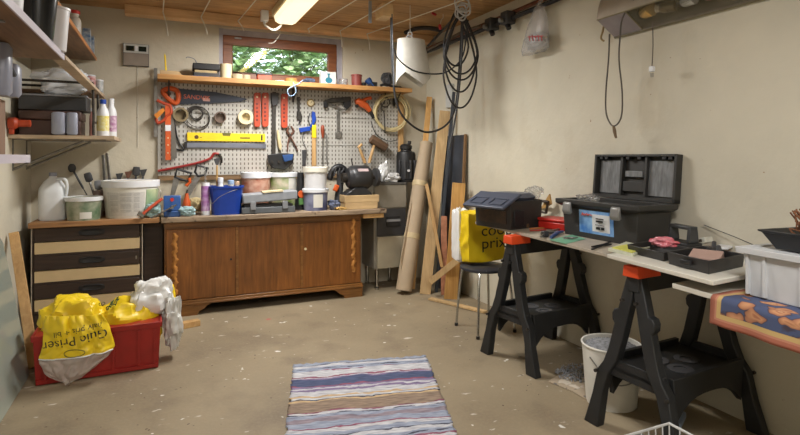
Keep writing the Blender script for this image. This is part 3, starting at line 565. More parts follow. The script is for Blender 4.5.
for s_, c_, sz, ang in (('Gule Priser', (76, 338), .068, math.radians(188)), ('halv pris + bil', (79, 328), .042, math.radians(186))):
    P_ = at(c_[0], c_[1], Y=YF_); R_ = Vector((math.cos(ang), 0, math.sin(ang))); U_ = Vector((-math.sin(ang), 0, math.cos(ang)))
    text('lettering', s_, sz, frame_M(P_, R_, U_), Mink, t, onto=onto, ext=0)
g = MB(); P_ = at(76, 350, Y=YF_)
ov = [onto(P_ + Vector((.05 * math.cos(a), 0, .018 * math.sin(a)))) for a in [2 * PI * i / 32 for i in range(32)]]; g.tube(ov, .0025, 5, closed=True); g.build('oval_logo', mat('olive_print', (120, 110, 40), .6), t, clean=False)
# green marks on the middle bag
bvb = BVHTree.FromPolygons([b2.matrix_basis @ v.co for v in b2.data.vertices], [tuple(p.vertices) for p in b2.data.polygons])
def onto2(p):
    h = bvb.ray_cast(Vector((p.x, 2.8, p.z)), Vector((0, 1, 0))); return Vector((p.x, (h[0].y if h[0] else 3.5) - .0015, p.z))
P_ = at(112, 306, Y=3.55); text('lettering', 'ao', .06, frame_M(P_, (-1, 0, -.2), (.2, 0, -1)), Mgreen, b2, onto=onto2, ext=0)
P_ = at(103, 302, Y=3.55); text('lettering', 'co', .036, frame_M(P_, (-1, 0, -.2), (.2, 0, -1)), Mgreen, b2, onto=onto2, ext=0)
# ================================================================ pegboard
def peg_mat():
    m = bpy.data.materials.new('perforated_panel'); m.use_nodes = True; nt = m.node_tree; N = nt.nodes; L = nt.links; b = N['Principled BSDF']; b.inputs['Roughness'].default_value = .5
    tc = N.new('ShaderNodeTexCoord'); sp = N.new('ShaderNodeSeparateXYZ'); L.new(tc.outputs['Object'], sp.inputs[0])
    def mth(op, a, bb=None):
        n = N.new('ShaderNodeMath'); n.operation = op
        for i, v in enumerate((a, bb)):
            if v is None: continue
            if isinstance(v, (int, float)): n.inputs[i].default_value = v
            else: L.new(v, n.inputs[i])
        return n.outputs[0]
    fx = mth('FRACT', mth('DIVIDE', mth('ADD', sp.outputs[0], 10), .034)); fz = mth('FRACT', mth('DIVIDE', mth('ADD', sp.outputs[2], 10), .040))
    hole = mth('MULTIPLY', mth('LESS_THAN', mth('ABSOLUTE', mth('SUBTRACT', fx, .5)), .15), mth('LESS_THAN', mth('ABSOLUTE', mth('SUBTRACT', fz, .5)), .27))
    n = N.new('ShaderNodeTexNoise'); n.inputs['Scale'].default_value = 4; n.inputs['Detail'].default_value = 6; L.new(tc.outputs['Object'], n.inputs[0])
    r = N.new('ShaderNodeValToRGB'); L.new(n.outputs[0], r.inputs[0]); r.color_ramp.elements[0].position = .3; r.color_ramp.elements[1].position = .7; r.color_ramp.elements[0].color = rgb((170, 167, 160)); r.color_ramp.elements[1].color = rgb((194, 191, 184))
    mx = N.new('ShaderNodeMixRGB'); L.new(hole, mx.inputs[0]); L.new(r.outputs[0], mx.inputs[1]); mx.inputs[2].default_value = rgb((100, 94, 86)); L.new(mx.outputs[0], b.inputs['Base Color']); return m
Mpeg = peg_mat(); PX0, PX1 = -.045, 2.17; PY = 4.93
t = thing('pegboard', (1.06, 4.95, 1.09), 'pale grey perforated metal tool board on the back wall above the bench', 'pegboard')
zs = [1.09, 1.36, 1.625, 1.885]
for i in range(3): MB().box2((PX0, PY, zs[i] + .002), (PX1, PY + .012, zs[i + 1] - .002)).build('panel', Mpeg, t, bev=.001)
MB().box2((PX0, PY + .004, 1.05), (PX1, 4.958, 1.088)).build('batten', MpineP := wood('brown_batten', (120, 92, 62), (150, 120, 84), 0), t, 'brown wooden batten under the panels')
for x in (PX0 + .02, PX1 - .04): MB().box2((x, PY + .013, 1.09), (x + .03, 4.958, 1.89)).build('upright', MpineP, t)
m = MB(); m.box2((PX0 - .03, PY - .004, 1.42), (PX0 - .003, PY + .006, 2.0))
for i in range(14): m.box2((PX0 - .021, PY - .006, 1.44 + i * .04), (PX0 - .012, PY - .0035, 1.458 + i * .04))
m.build('slotted_rail', Msteel, t, 'slotted steel rail at the left edge')
stick('wooden_post', (2.20, 4.93, .0), (2.20, 4.93, 1.89), .05, .045, MpineZ, 'upright wooden post at the right end of the tool board', 'post', side=(1, 0, 0))
# shelf over the pegboard
Mshelf = wood('orange_shelf_wood', (172, 122, 66), (200, 150, 92), 0, contrast=.4, knots=False); HZ = 1.915
t = thing('wall_shelf', (1.08, 4.83, 1.885), 'long orange-brown wooden shelf above the tool board, under the window', 'shelf')
MB().box2((-.045, 4.70, 1.885), (2.215, 4.955, HZ)).build('board', Mshelf, t, bev=.003)
MB().box2((-.045, 4.68, 1.878), (2.215, 4.699, HZ + .004)).build('front_lip', Mshelf, t, bev=.003)
for x in (.04, 1.1, 2.12): 
    m = MB(); m.box2((x - .008, 4.90, 1.76), (x + .008, 4.925, 1.884)); m.tube([(x, 4.9, 1.77), (x, 4.75, 1.877)], .006, 6); m.build('bracket', Mdsteel, t)
def single(mb, name, m, label, cat, group=None, **k): return tag(mb.build(name, m, **k), label, cat, group)
# things on that shelf: (px, y range on photo) at Y ~4.8
def SX(px, Y=4.80): return bx(px, Y)
t = thing('wood_block', (SX(170), 4.8, HZ), 'pale sloped wood block on the left end of the long shelf, holding a pencil', 'wood block')
x = SX(160); x2 = SX(184); MB().prism([(x, 4.77, HZ), (x2, 4.77, HZ), (x2 - .04, 4.77, HZ + .045), (x, 4.77, HZ + .05)], (0, .07, 0)).build('body', MpineX := wood('block_wood', (190, 158, 112), (216, 186, 140), 0), t, bev=.003)
x = SX(166); single(MB().cyl((x, 4.80, HZ + .05), (x - .008, 4.80, HZ + .17), .007, .007, 6).cyl((x - .008, 4.80, HZ + .17), (x - .009, 4.80, HZ + .19), .007, .001, 6), 'pencil', Myellow, 'yellow pencil standing upright in the sloped wood block', 'pencil')
# black case
x0_, x1_ = SX(193), SX(219); t = thing('tool_case', ((x0_ + x1_) / 2, 4.82, HZ), 'black open case with two stacked trays on the long shelf left of the window', 'case')
MB().box2((x0_, 4.76, HZ), (x1_, 4.88, HZ + .05)).build('body', Mdark, t, bev=.006); MB().box2((x0_ + .012, 4.757, HZ + .046), (x1_ - .02, 4.87, HZ + .066)).build('inner_tray', mat('tan_card', (170, 150, 110), .7), t, 'tan strip between the halves')
MB().box2((x0_ - .004, 4.755, HZ + .07), (x1_ + .006, 4.885, HZ + .125)).build('lid', Mblack, t, bev=.008); MB().tube([(x0_ + .03, 4.80, HZ + .125), (x0_ + .01, 4.79, HZ + .16), (x0_ - .04, 4.78, HZ + .172), (x0_ - .055, 4.78, HZ + .16)], .004, 6, smooth=4).build('wire_handle', Mgrey, t)
def roll(c, R, r, h, m, label, cat='tape', axis=(0, 0, 1), group=None, name='tape_roll'):
    return single(MB().lathe([(r, 0), (R, 0), (R, h), (r, h), (r, 0)], c, 28, axis), name, m, label, cat, group)
roll((SX(226), 4.80, HZ), .048, .03, .135, Mcream, 'tall cream roll standing on the long shelf right of the black case')
single(MB().box2((SX(190), 4.715, HZ), (SX(208), 4.75, HZ + .012)), 'pad', Mblue2, 'flat blue object at the shelf front below the black case', 'pad', bev=.003)
Mtape = mat('clear_tape', (196, 182, 150), .25, var=.05, alpha=.85)
roll((SX(237), 4.78, HZ), .045, .025, .05, Mtape, 'clear tape roll lying left of another on the long shelf, below the window', group='clear tape rolls'); roll((SX(246.5), 4.83, HZ), .038, .022, .055, Mtape, 'clear tape roll lying behind and right of another, below the window', group='clear tape rolls')
x0_, x1_ = SX(257), SX(271); t = thing('box', ((x0_ + x1_) / 2, 4.80, HZ), 'small orange box with dark lid on the long shelf below the window', 'box'); MB().box2((x0_, 4.76, HZ), (x1_, 4.84, HZ + .058)).build('body', Morange2, t, bev=.004); MB().box2((x0_ - .002, 4.758, HZ + .0585), (x1_ + .002, 4.842, HZ + .08)).build('lid', Mdark, t, bev=.004)
single(MB().box2((SX(274), 4.73, HZ), (SX(283), 4.78, HZ + .014)), 'packet', Mwhite, 'small flat white packet on the long shelf right of the orange box', 'packet', bev=.003)
roll((SX(291), 4.80, HZ), .055, .035, .045, mat('brown_tape', (186, 132, 74), .3), 'brown packing tape roll lying on the long shelf')
m = crumple((SX(309), 4.80, HZ), (.12, .08, .06), 41, .3); single(m, 'bundle', mat('dark_blue_cloth', (70, 80, 104), .7, scale=40), 'small dark blue bundle on the long shelf left of the teal-marked box', 'bundle')
x0_, x1_ = SX(320), SX(335); t = thing('box', ((x0_ + x1_) / 2, 4.80, HZ), 'white box with a teal bottle emblem on the long shelf', 'box'); MB().box2((x0_, 4.76, HZ), (x1_, 4.82, HZ + .125)).build('body', mat('white_card', (206, 210, 206), .6, var=.03), t, bev=.002)
Mteal = mat('teal_print2', (44, 120, 140), .5); xm = (x0_ + x1_) / 2; m = MB(); m.lathe([(.001, 0), (.034, 0), (.034, .0012), (.001, .0012)], (xm, 4.76, HZ + .045), 20, (0, -1, 0), sq=(1, .8, 2)); m.box((xm, 4.7592, HZ + .085), (.018, .0014, .03)); m.box((xm, 4.7592, HZ + .104), (.03, .0014, .008)); m.build('emblem', Mteal, t, 'teal bottle-shaped emblem')
m = MB(); m.lathe([(.03, 0), (.045, .005), (.042, .07), (.039, .07), (.04, .008), (.001, .006)], (SX(343), 4.79, HZ), 20); single(m, 'beaker', Mclear, 'clear plastic beaker on the long shelf beside the flower pot', 'cup')
x = SX(356.5); t = tub('flower_pot', (x, 4.80, HZ), .050, .115, mat('red_brown_plastic', (142, 70, 62), .5), 'red-brown cylinder pot on the long shelf', 'pot', taper=.92)
MB().torus((x, 4.80, HZ + .116), .049, .004).build('rim', mat('red_brown_plastic', (142, 70, 62), .5), t)
# headlamp / goggles
x = SX(368); t = thing('cordless_torch', (x, 4.80, HZ), 'dark blue work torch lying tilted on the long shelf', 'torch'); m = MB(); m.lathe([(.002, 0), (.03, .002), (.034, .02), (.026, .05), (.026, .10), (.03, .11), (.002, .112)], (x - .01, 4.80, HZ + .085), 18, (.55, 0, -.6)); m.build('head', Mblue2, t); MB().box((x + .05, 4.80, HZ + .03), (.08, .05, .058)).build('battery', Mblack, t, bev=.006); MB().box((x - .045, 4.80, HZ + .025), (.035, .05, .05)).build('handle', Mblack, t, bev=.006)
m = MB()
for i in range(9):
    rr = random.Random(i); m.torus((SX(387), 4.79, HZ + .095), .06 - .003 * (i % 3), .006, (rr.uniform(-1, 1), rr.uniform(-1, 1), rr.uniform(-1, 1)), 24, 6, .008, i)
m.ball((SX(387), 4.79, HZ + .095), .05, 16); single(m, 'cable_ball', mat('grey_cable', (64, 64, 66), .5), 'tangled ball of dark grey cable near the right end of the long shelf', 'cable')
m = MB(); m.tube([(SX(378), 4.74, HZ + .02), (SX(383), 4.73, HZ + .035), (SX(392), 4.72, HZ + .012), (SX(398), 4.73, HZ + .012)], .012, 8, smooth=5); single(m, 'hand_grip', Mblack, 'black curved grip at the right end of the long shelf', 'grip')
t_ = MB(); t_.tube([at(293, 82, Y=4.672), at(296, 92, Y=4.672), at(290, 96, Y=4.672), at(288, 89, Y=4.672), at(298, 84, Y=4.672), at(303, 80, Y=4.672)], .004, 6, smooth=4); single(t_, 'looped_string', mat('pale_blue_cord', (150, 176, 206), .5), 'pale blue cord looped over the shelf front edge', 'cord')
# ---------------------------------------------------------------- tools on the board
YP = PY - .001
def prong(t, px, py, Y=YP): a = at(px, py, Y=Y); MB().cyl(a, a + Vector((0, -.045, 0)), .003, seg=8).build('peg_hook', Msteel, t)
def pth(name, px, py, label, cat, group=None): return thing(name, at(px, py, Y=YP), label, cat, group)
Y1 = PY - .012
# big handsaw
t = pth('handsaw', 190, 95, 'large handsaw with black blade and orange handle at the top left of the tool board', 'saw')
plate([(178, 88.5), (215, 92), (246, 98.6), (247, 99.6), (240, 101.6), (180, 104.5)], Y1, .003).build('blade', mat('blued_steel', (48, 52, 62), .4, .4), t)
m = MB(); 
for i in range(66): 
    a = at(181 + i, 105 - i * .06, Y=Y1 - .0005)
    m.prism([a, a + Vector((.009, 0, 0)), a + Vector((.004, 0, -.006))], (0, -.002, 0))
m.build('teeth', mat('blued_steel', (48, 52, 62), .4, .4), t)
ho = [(160, 92), (165, 88), (172, 87), (179, 90), (182, 97), (179, 105), (172, 105), (170, 104), (164, 98)]
m = MB(); m.tube([at(x, y, Y=Y1 - .008) for x, y in [(163, 91), (170, 88.5), (177, 91), (178.5, 98), (176, 103), (171, 101), (166, 96)]], .021, 10, closed=True, smooth=4); m.build('handle', Morange, t, 'orange loop handle')
text('lettering', 'SANDVIK', .052, frame_M(at(197, 97.5, Y=Y1 - .0035), (1, 0, -.03), (0, 0, 1)), mat('orange_print', (200, 96, 60), .5), t)
plate([(203, 98), (210, 98.5), (210, 101.5), (203, 101)], Y1 - .003, .0006).build('price_label', mat('pink_label', (190, 150, 140), .6), t)
prong(t, 170, 92)
# japanese saw vertical
t = pth('pruning_saw', 167, 125, 'orange-handled bow saw hanging vertically at the left edge of the tool board', 'saw')
plate([(165, 103), (171, 104), (170.5, 160), (165.5, 160)], PY - .035, .012).build('back_beam', Morange, t, 'orange beam with white label')
plate([(165.3, 125), (170.8, 125), (170.8, 131), (165.3, 131)], PY - .0475, .001).build('white_label', Mwhite, t)
for y in (109, 138, 145, 153): a = at(168, y, Y=PY - .0475); MB().cyl(a, a + Vector((0, -.003, 0)), .006).build('rivet', Mred if y == 109 else Mcream, t)
plate([(171, 112), (174, 118), (177, 158), (171, 160)], PY - .03, .002).build('blade', mat('saw_blade_grey', (120, 116, 110), .4, .6), t)
m = MB(); m.tube([at(x, y, Y=PY - .04) for x, y in [(157, 100), (163, 103), (170, 106), (171, 113), (167, 116), (164, 120), (158, 123), (156, 118)]], .013, 10, smooth=4); m.build('hook_handle', Morange2, t, 'orange hooked frame end')
plate([(154, 115), (163, 108), (165, 111), (157, 119)], PY - .055, .02).build('grip', mat('amber_grip', (214, 130, 40), .4), t, 'amber grip')
prong(t, 168, 107)
m = MB(); m.tube([at(173, 116, Y=YP - .012), at(178, 140, Y=YP - .012), at(184, 150, Y=YP - .012), at(176, 149, Y=YP - .012)], .007, 8, smooth=4); single(m, 'hacksaw', Mblack, 'slim black hacksaw frame hanging beside the orange bow saw', 'saw')
# rolls hanging
def hang_roll(px, py, R, r, d, m, label, nm='tape_roll', cat='tape', group=None):
    c = at(px, py, Y=YP); t = thing(nm, c, label, cat, group); MB().lathe([(r, 0), (R, 0), (R, d), (r, d), (r, 0)], c, 30, (0, -1, 0)).build('roll', m, t)
    k = c + Vector((0, 0, r - .008)); MB().cyl(k, k + Vector((0, -d - .02, 0)), .0035, seg=8).build('peg_hook', Msteel, t)
hang_roll(180.5, 115, .062, .045, .05, mat('olive_brown', (132, 116, 84), .5), 'olive brown tape roll hanging left of the wire coil')
hang_roll(220, 117.5, .05, .040, .04, mat('dark_brown_ring', (104, 84, 70), .5), 'thin dark brown ring hanging between the wire coil and the cream tape roll', nm='ring', cat='ring')
hang_roll(245, 117.5, .065, .038, .06, Mcream, 'cream masking tape roll hanging above the right end of the yellow level')
c = at(197, 118, Y=YP - .012); m = MB()
for i in range(3): m.torus(c + Vector((.004 * i, -.006 * i, .004 * i)), .105 - .007 * i, .0032, (0, 1, 0), 40, 6, .004, i)
for i in range(3): m.torus(c + Vector((-.004, -.01 * i, .035)), .055 - .006 * i, .004, (0, 1, .05), 30, 6, .003, i + 5)
single(m, 'wire_coil', Mdsteel, 'coil of thin steel wire hanging above the left end of the yellow level', 'wire')
# level
t = pth('spirit_level', 226, 136, 'yellow spirit level hung level in the middle of the tool board', 'level')
plate([(187, 132.5), (265, 134), (265, 142), (187, 141)], PY - .003, .022).build('body', Myellow, t, bev=.003)
plate([(222, 132.9), (231, 133.1), (230, 136), (223, 135.8)], PY - .0255, .001).build('vial_window', mat('olive_vial', (104, 100, 50), .2), t)
a = at(196.5, 137, Y=PY - .0252); MB().cyl(a, a + Vector((0, -.002, 0)), .017, seg=24).build('round_emblem', mat('emblem_brown', (90, 60, 20), .5), t, 'dark round emblem'); text('lettering', '-', .05, frame_M(at(201, 137, Y=PY - .0257), (1, 0, 0), (0, 0, 1)), Mink, t); plate([(240, 137.2), (250, 137.4), (250, 138.8), (240, 138.6)], PY - .0255, .001).build('small_print', mat('faded_ink', (120, 104, 30), .5), t)
plate([(261, 135), (262.5, 135), (262.5, 140.5), (261, 140.5)], PY - .0255, .001).build('end_mark', Mink, t)
t = pth('straightedge', 226, 145, 'grey metal straightedge hanging just below the yellow level', 'ruler')
plate([(186, 142.6), (266, 143.8), (266, 148.3), (186, 147.6)], PY - .003, .016).build('body', mat('grey_alu', (128, 132, 144), .35, .6), t, bev=.002)
plate([(184.5, 142), (187, 142), (187, 148.5), (184.5, 148.3)], PY - .002, .02).build('end_cap', Mblack, t)
# pry bar
t = pth('pry_bar', 190, 162, 'red crowbar hanging at a slant below the level', 'crowbar')
Pp = [(158, 171), (176, 167.5), (197, 163), (210, 158.5), (214, 153.5), (219, 154), (221.5, 158.5), (222, 163)]
MB().tube([at(x, y, Y=PY - .02) for x, y in Pp[:6]], .0105, 8, smooth=5).build('shaft', mat('red_enamel', (150, 42, 38), .4), t)
MB().tube([at(x, y, Y=PY - .02) for x, y in Pp[5:]], [.0125, .011, .006], 8).build('claw', Mdsteel, t, 'bare dark steel claw')
# orange clamp racks
for px, y0_, y1_, lab in ((257, 93, 127, 'leftmost of the three orange-red ratchet bars on the tool board'), (265, 93, 127, 'middle of the three orange-red ratchet bars, right beside its left neighbour'), (284, 94, 128, 'rightmost of the three orange-red ratchet bars, right of the long dark bar')):
    t = pth('ratchet_bar', px, y0_, lab, 'clamp', 'orange-red ratchet bars')
    plate([(px - 3.4, y0_ + 1), (px - 2.2, y0_), (px + 2.2, y0_), (px + 3.4, y0_ + 1), (px + 3.2, y1_ - 2), (px + 2, y1_), (px - 2, y1_), (px - 3.2, y1_ - 2)], PY - .012, .024).build('body', Morange2, t, bev=.004)
    for k in range(5): a = at(px, y0_ + 11 + k * 4, Y=PY - .0365); MB().cyl(a, a + Vector((0, -.0015, 0)), .010, seg=14).build('hole', mat('deep_red', (96, 24, 16), .6), t)
    a = at(px, y0_ + 4, Y=PY - .0365); MB().cyl(a, a + Vector((0, -.004, 0)), .009, seg=14).build('button', Mcream, t)
    prong(t, px, y0_ + 2)
# long dark bar clamp
t = pth('bar_clamp', 274, 100, 'long dark steel bar clamp hanging between the orange-red ratchet bars', 'clamp')
plate([(272.2, 92), (276, 92), (275.2, 166), (271.2, 166)], PY - .012, .014).build('bar', Mdsteel, t, bev=.002)
plate([(270.5, 93), (278, 93), (278, 102), (276, 106), (271.5, 106)], PY - .010, .03).build('fixed_jaw', Mdark, t, bev=.004)
a = at(277.5, 130, Y=PY - .03); b = at(280.5, 150, Y=PY - .03); MB().tube([a, a.lerp(b, .3), b.lerp(a, .2), b], [.008, .014, .018, .01], 12).build('handle', mat('cream_wood', (206, 190, 150), .5), t, 'cream wooden handle')
t = pth('clamp_head', 277, 158, 'black and blue clamp head hanging low on the tool board above the salmon tubs', 'clamp')
plate([(267, 155), (280, 153), (293, 154), (292, 163), (284, 170), (272, 168), (268, 163)], PY - .03, .05).build('body', Mblack, t, bev=.006); plate([(282, 155), (293, 154), (292, 160), (284, 162)], PY - .082, .02).build('blue_jaw', Mblue2, t, bev=.004)
for px in (272, 279, 286): a = at(px, 162, Y=PY - .082); MB().cyl(a, a + Vector((0, -.012, 0)), .012, seg=12).build('knob', Mdsteel, t)
# pincers
t = pth('pincers', 290, 130, 'rust-brown pincers hanging open on the tool board', 'pincers')
for s_, P_ in ((1, [(289, 126), (287, 131), (290, 136), (294, 143), (298, 151)]), (-1, [(291, 126), (294, 131), (290, 136), (288, 143), (287.5, 152)])): MB().tube([at(x, y, Y=PY - .02 - .006 * s_) for x, y in P_], [.008, .011, .009, .008, .006], 8).build('arm', Mrust, t)
a = at(290, 135, Y=PY - .034); MB().cyl(a, a + Vector((0, -.004, 0)), .009, seg=12).build('rivet', Mdsteel, t)
t = pth('wrench', 298, 98, 'dark adjustable wrench with wide jaw hanging upside down right of the pincers', 'wrench')
plate([(296.8, 97), (300, 97), (299.6, 114), (297.4, 114)], PY - .008, .012).build('handle', Mdsteel, t, bev=.002)
plate([(296.5, 112), (300.5, 112), (302, 117), (300.5, 122), (298, 124), (299, 120), (296.5, 119)], PY - .006, .02).build('jaw', Mdsteel, t, bev=.003); prong(t, 298.5, 99)
c = at(310.5, 103, Y=YP); t = thing('dial', c, 'small round brass-rimmed dial hanging near the top of the tool board', 'dial'); MB().lathe([(.001, 0), (.036, 0), (.036, .014), (.030, .016), (.001, .014)], c, 28, (0, -1, 0)).build('case', mat('brass', (150, 124, 70), .4, .5), t); MB().cyl(c + Vector((0, -.0145, 0)), c + Vector((0, -.0175, 0)), .027, seg=24).build('face', Mcream, t)
MB().box(c + Vector((.004, -.018, .006)), (.003, .001, .024), Matrix.Rotation(.6, 4, 'Y')).build('needle', Mink, t)
t = pth('spring_clamp', 310, 120, 'blue spring clamp hanging below the round dial', 'clamp'); plate([(312, 111), (315, 113), (315.5, 120), (312.5, 127), (309, 128), (312, 121), (311, 115)], PY - .01, .024).build('upper_jaw', Mblue, t, bev=.004); plate([(298.5, 128), (310, 126.5), (310, 131), (300, 132.5)], PY - .012, .024).build('lower_jaw', Mblue, t, bev=.004)
MB().tube([at(310, 113, Y=PY - .015), at(308, 119, Y=PY - .015), at(310, 126, Y=PY - .015)], .004, 6).build('spring', Mdsteel, t); m = MB(); m.tube([at(304, 132, Y=PY - .02), at(302.5, 140, Y=PY - .02), at(306, 148, Y=PY - .02), at(307, 158, Y=PY - .02)], .003, 6, smooth=4); m.build('cord', Mblack, t)
t = pth('wood_chisel', 313.5, 125, 'long chisel with yellow ferrule and wooden shaft hanging behind the stacked white buckets', 'chisel'); plate([(311.6, 125), (315.6, 125), (315.8, 138), (311.5, 138)], PY - .012, .026).build('ferrule', Myellow, t, bev=.005); plate([(311.8, 138), (315.4, 138), (316, 166), (311.4, 166)], PY - .014, .018).build('shaft', MpineZ, t, bev=.003)
t = pth('screwdriver', 322.5, 125, 'screwdriver with red-brown handle hanging right of the yellow-ferruled chisel', 'screwdriver'); a, b = at(322.5, 125, Y=PY - .022), at(322.8, 138, Y=PY - .022); MB().tube([a, a.lerp(b, .15), a.lerp(b, .6), b], [.010, .018, .017, .008], 12).build('handle', mat('handle_brown', (140, 62, 36), .35), t); MB().cyl(b, at(322.8, 164, Y=PY - .022), .0055).build('shaft', Msteel, t)
single(MB().cyl(at(326.5, 134, Y=PY - .01), at(327, 164, Y=PY - .01), .006), 'steel_rod', Msteel, 'thin steel rod hanging right of the brown-handled screwdriver', 'rod')
t = pth('file', 306, 150, 'short dark file hanging left of the chisel, behind the stacked white buckets', 'file'); plate([(302, 150), (306, 150), (305.5, 166), (302, 166)], PY - .01, .01).build('blade', Mdark, t, bev=.002)
# hand plane / brace
t = pth('hand_plane', 337, 104, 'dark hand plane-like tool hanging on its side near the top of the tool board', 'plane'); plate([(323, 101), (330, 98.5), (349, 97), (350, 100), (345, 102), (333, 103), (324, 103)], PY - .01, .05).build('sole', Mdsteel, t, bev=.003)
plate([(323, 101), (327, 100), (327, 108), (323.5, 108)], PY - .02, .035).build('toe_knob', Mblack, t, bev=.006); MB().tube([at(329, 103, Y=PY - .04), at(337, 107, Y=PY - .04), at(343, 110, Y=PY - .04), at(347, 108, Y=PY - .04)], .008, 8, smooth=3).build('lever', Msteel, t); plate([(343, 99), (350, 98), (350, 106), (346, 110), (343, 106)], PY - .02, .035).build('tote', Mblack, t, bev=.006)
t = pth('spanner', 338, 120, 'grey open-ended spanner hanging under the hand plane', 'spanner'); plate([(336.3, 110), (339.8, 110), (339.6, 132), (336.8, 132)], PY - .006, .008).build('shaft', Msteel, t, bev=.002); plate([(335.5, 131), (337, 133.5), (339.5, 133.5), (341, 131), (342, 134), (341, 138), (338.5, 139), (335.5, 137.5), (334.8, 134)], PY - .005, .01).build('jaw', Msteel, t, bev=.002); prong(t, 338, 112)
# orange drill
t = pth('heat_gun', 363, 106, 'orange pistol-shaped power tool hanging nose down-right on the tool board', 'power tool')
MB().tube([at(x, y, Y=PY - .055) for x, y in ((355.5, 102), (358, 101.5), (366, 106), (370, 111))], [.024, .037, .033, .022], 16).build('body', Morange, t)
MB().tube([at(370, 111, Y=PY - .055), at(374, 118, Y=PY - .055)], [.018, .015], 12).build('nozzle', Mblack, t); MB().tube([at(362, 101, Y=PY - .05), at(367, 98.5, Y=PY - .05), at(371, 98, Y=PY - .05)], [.02, .017, .018], 12).build('grip', Morange, t)
MB().box(at(357, 106, Y=PY - .055), (.02, .05, .03)).build('rear_cap', Mblack, t, bev=.006)
# cable coil
c = at(391, 113, Y=PY - .055); m = MB()
for i in range(7): m.torus(c + Vector((.012 * math.sin(i * 2), -.006 * i, .01 * math.cos(i * 3))), .185 - .008 * (i % 4), .006, (0, 1, .03 * i), 48, 6, .006, i)
single(m, 'cable_coil', mat('cream_cable', (204, 188, 142), .5), 'large coil of cream cable hanging at the right end of the tool board', 'cable')
t = pth('hand_drill', 385, 110, 'dark drill bit brace hanging inside the cream cable coil', 'drill'); MB().tube([at(385, 88, Y=PY - .08), at(385, 100, Y=PY - .08), at(381, 108, Y=PY - .08), at(384, 113, Y=PY - .08), at(385, 133, Y=PY - .08)], [.006, .009, .012, .012, .004], 8, smooth=3).build('shaft', Mdsteel, t); m = MB(); m.torus(at(385, 102, Y=PY - .08), .05, .006, (0, 1, 0)); m.build('ring', Mdsteel, t)
m = MB(); m.tube([at(371, 121, Y=PY - .03), at(376, 134, Y=PY - .03), at(388, 141, Y=PY - .03), at(397, 140, Y=PY - .03)], .004, 6, smooth=4); single(m, 'cord', Mbcord, 'dark cord drooping below the cream cable coil', 'cord')
def hammer(name, a, b, head, hm, sm, label, Y, hw=.03):
    t = thing(name, at(*a, Y=Y), label, 'hammer'); A_, B_ = at(*a, Y=Y), at(*b, Y=Y); MB().tube([A_, A_.lerp(B_, .5), B_], [.016, .015, .012], 10).build('handle', sm, t)
    h = [at(x, y, Y=Y) for x, y in head]; m = MB(); m.tube([h[0], h[1]], hw, 8); m.build('head', hm, t, bev=.003); return t
hammer('mallet', (369, 163), (375.5, 141), ((371, 138.5), (386, 148)), mat('brown_mallet', (98, 74, 54), .7), MpineZ, 'mallet with brown head and wooden handle hanging above the bench grinder', PY - .06, .046)
hammer('hammer', (365, 163), (359, 147), ((358, 148), (362, 144)), MpineZ, MpineZ, 'small wooden tool hanging left of the brown mallet', PY - .05, .014)
# ================================================================ on the bench top
BX = bx
# small blue vise
x = BX(172, 4.56); t = thing('bench_vise', (x, 4.56, BZ), 'small blue bench vise at the left end of the bench top', 'vise')
MB().box2((x - .06, 4.50, BZ), (x + .06, 4.64, BZ + .045)).build('base', Mblue2, t, bev=.006); MB().box2((x - .062, 4.59, BZ + .046), (x + .062, 4.63, BZ + .16)).build('fixed_jaw', Mblue2, t, bev=.006); MB().box2((x - .062, 4.515, BZ + .046), (x + .062, 4.555, BZ + .165)).build('moving_jaw', mat('blue_bright', (48, 92, 160), .4), t, bev=.006)
MB().cyl((x, 4.63, BZ + .08), (x, 4.43, BZ + .08), .011).build('screw', Msteel, t); MB().tube([(x - .15, 4.435, BZ + .005), (x + .03, 4.435, BZ + .10)], .006, 8).build('handle', Msteel, t); MB().cyl((x, 4.515, BZ + .135), (x, 4.512, BZ + .135), .014).build('badge', Mred, t)
a, b = at(143, 214, Y=4.44), at(162, 199, Y=4.50); t = thing('pliers', a, 'orange-handled pliers lying across the dresser worktop and bench corner', 'pliers')
for d in (0, .022): MB().tube([a + Vector((0, d * .5, 0)), a.lerp(b, .4) + Vector((.01, d, .012)), b + Vector((0, d, 0))], [.011, .010, .008], 10, smooth=4).build('handle', Morange2, t)
MB().box(a + Vector((-.012, .012, -.003)), (.05, .025, .04), Matrix.Rotation(.5, 4, 'Y')).build('head', Msteel, t, bev=.006)
single(crumple((BX(153, 4.53), 4.53, ZD), (.12, .1, .12), 51, .3), 'work_glove', mat('pale_teal_cloth', (150, 178, 176), .8), 'pale teal cloth glove crumpled beside the white filler bucket', 'glove')
single(crumple((BX(187, 4.53), 4.52, BZ), (.13, .09, .085), 52, .3), 'plastic_bag', mat('teal_clear', (166, 196, 200), .3, alpha=.85), 'crumpled clear teal plastic bag beside the blue vise', 'bag')
single(crumple((BX(194, 4.72), 4.74, BZ), (.16, .1, .13), 53, .3), 'rag', mat('putty_yellow', (186, 168, 124), .8), 'lumpy yellowish rag behind the caulking tube', 'rag')
def frame_saw(pts, bl, hm, label, Y, orange=None):
    t = thing('panel_saw', at(*bl[-1], Y=Y), label, 'saw'); MB().tube([at(x, y, Y=Y) for x, y in pts], .011, 10, closed=True).build('handle', hm, t)
    plate(bl, Y + .004, .003).build('blade', Msteel, t)
    if orange: MB().tube([at(x, y, Y=Y - .012) for x, y in orange], .013, 8).build('lever', Morange, t)
    return t
frame_saw([(177, 169), (191, 173), (188, 181), (180, 179), (175, 177)], [(174, 176), (180, 179), (173, 200), (168, 206)], Mblack, 'black-handled saw leaning left behind the blue vise', 4.80, [(186, 186), (190, 182), (189, 178)])
frame_saw([(197, 165), (207, 168), (205, 175), (198, 176), (195, 172)], [(196, 174), (201, 177), (190, 196), (186, 192)], Mblack, 'black-handled saw standing just left of the caulking tube', 4.82)
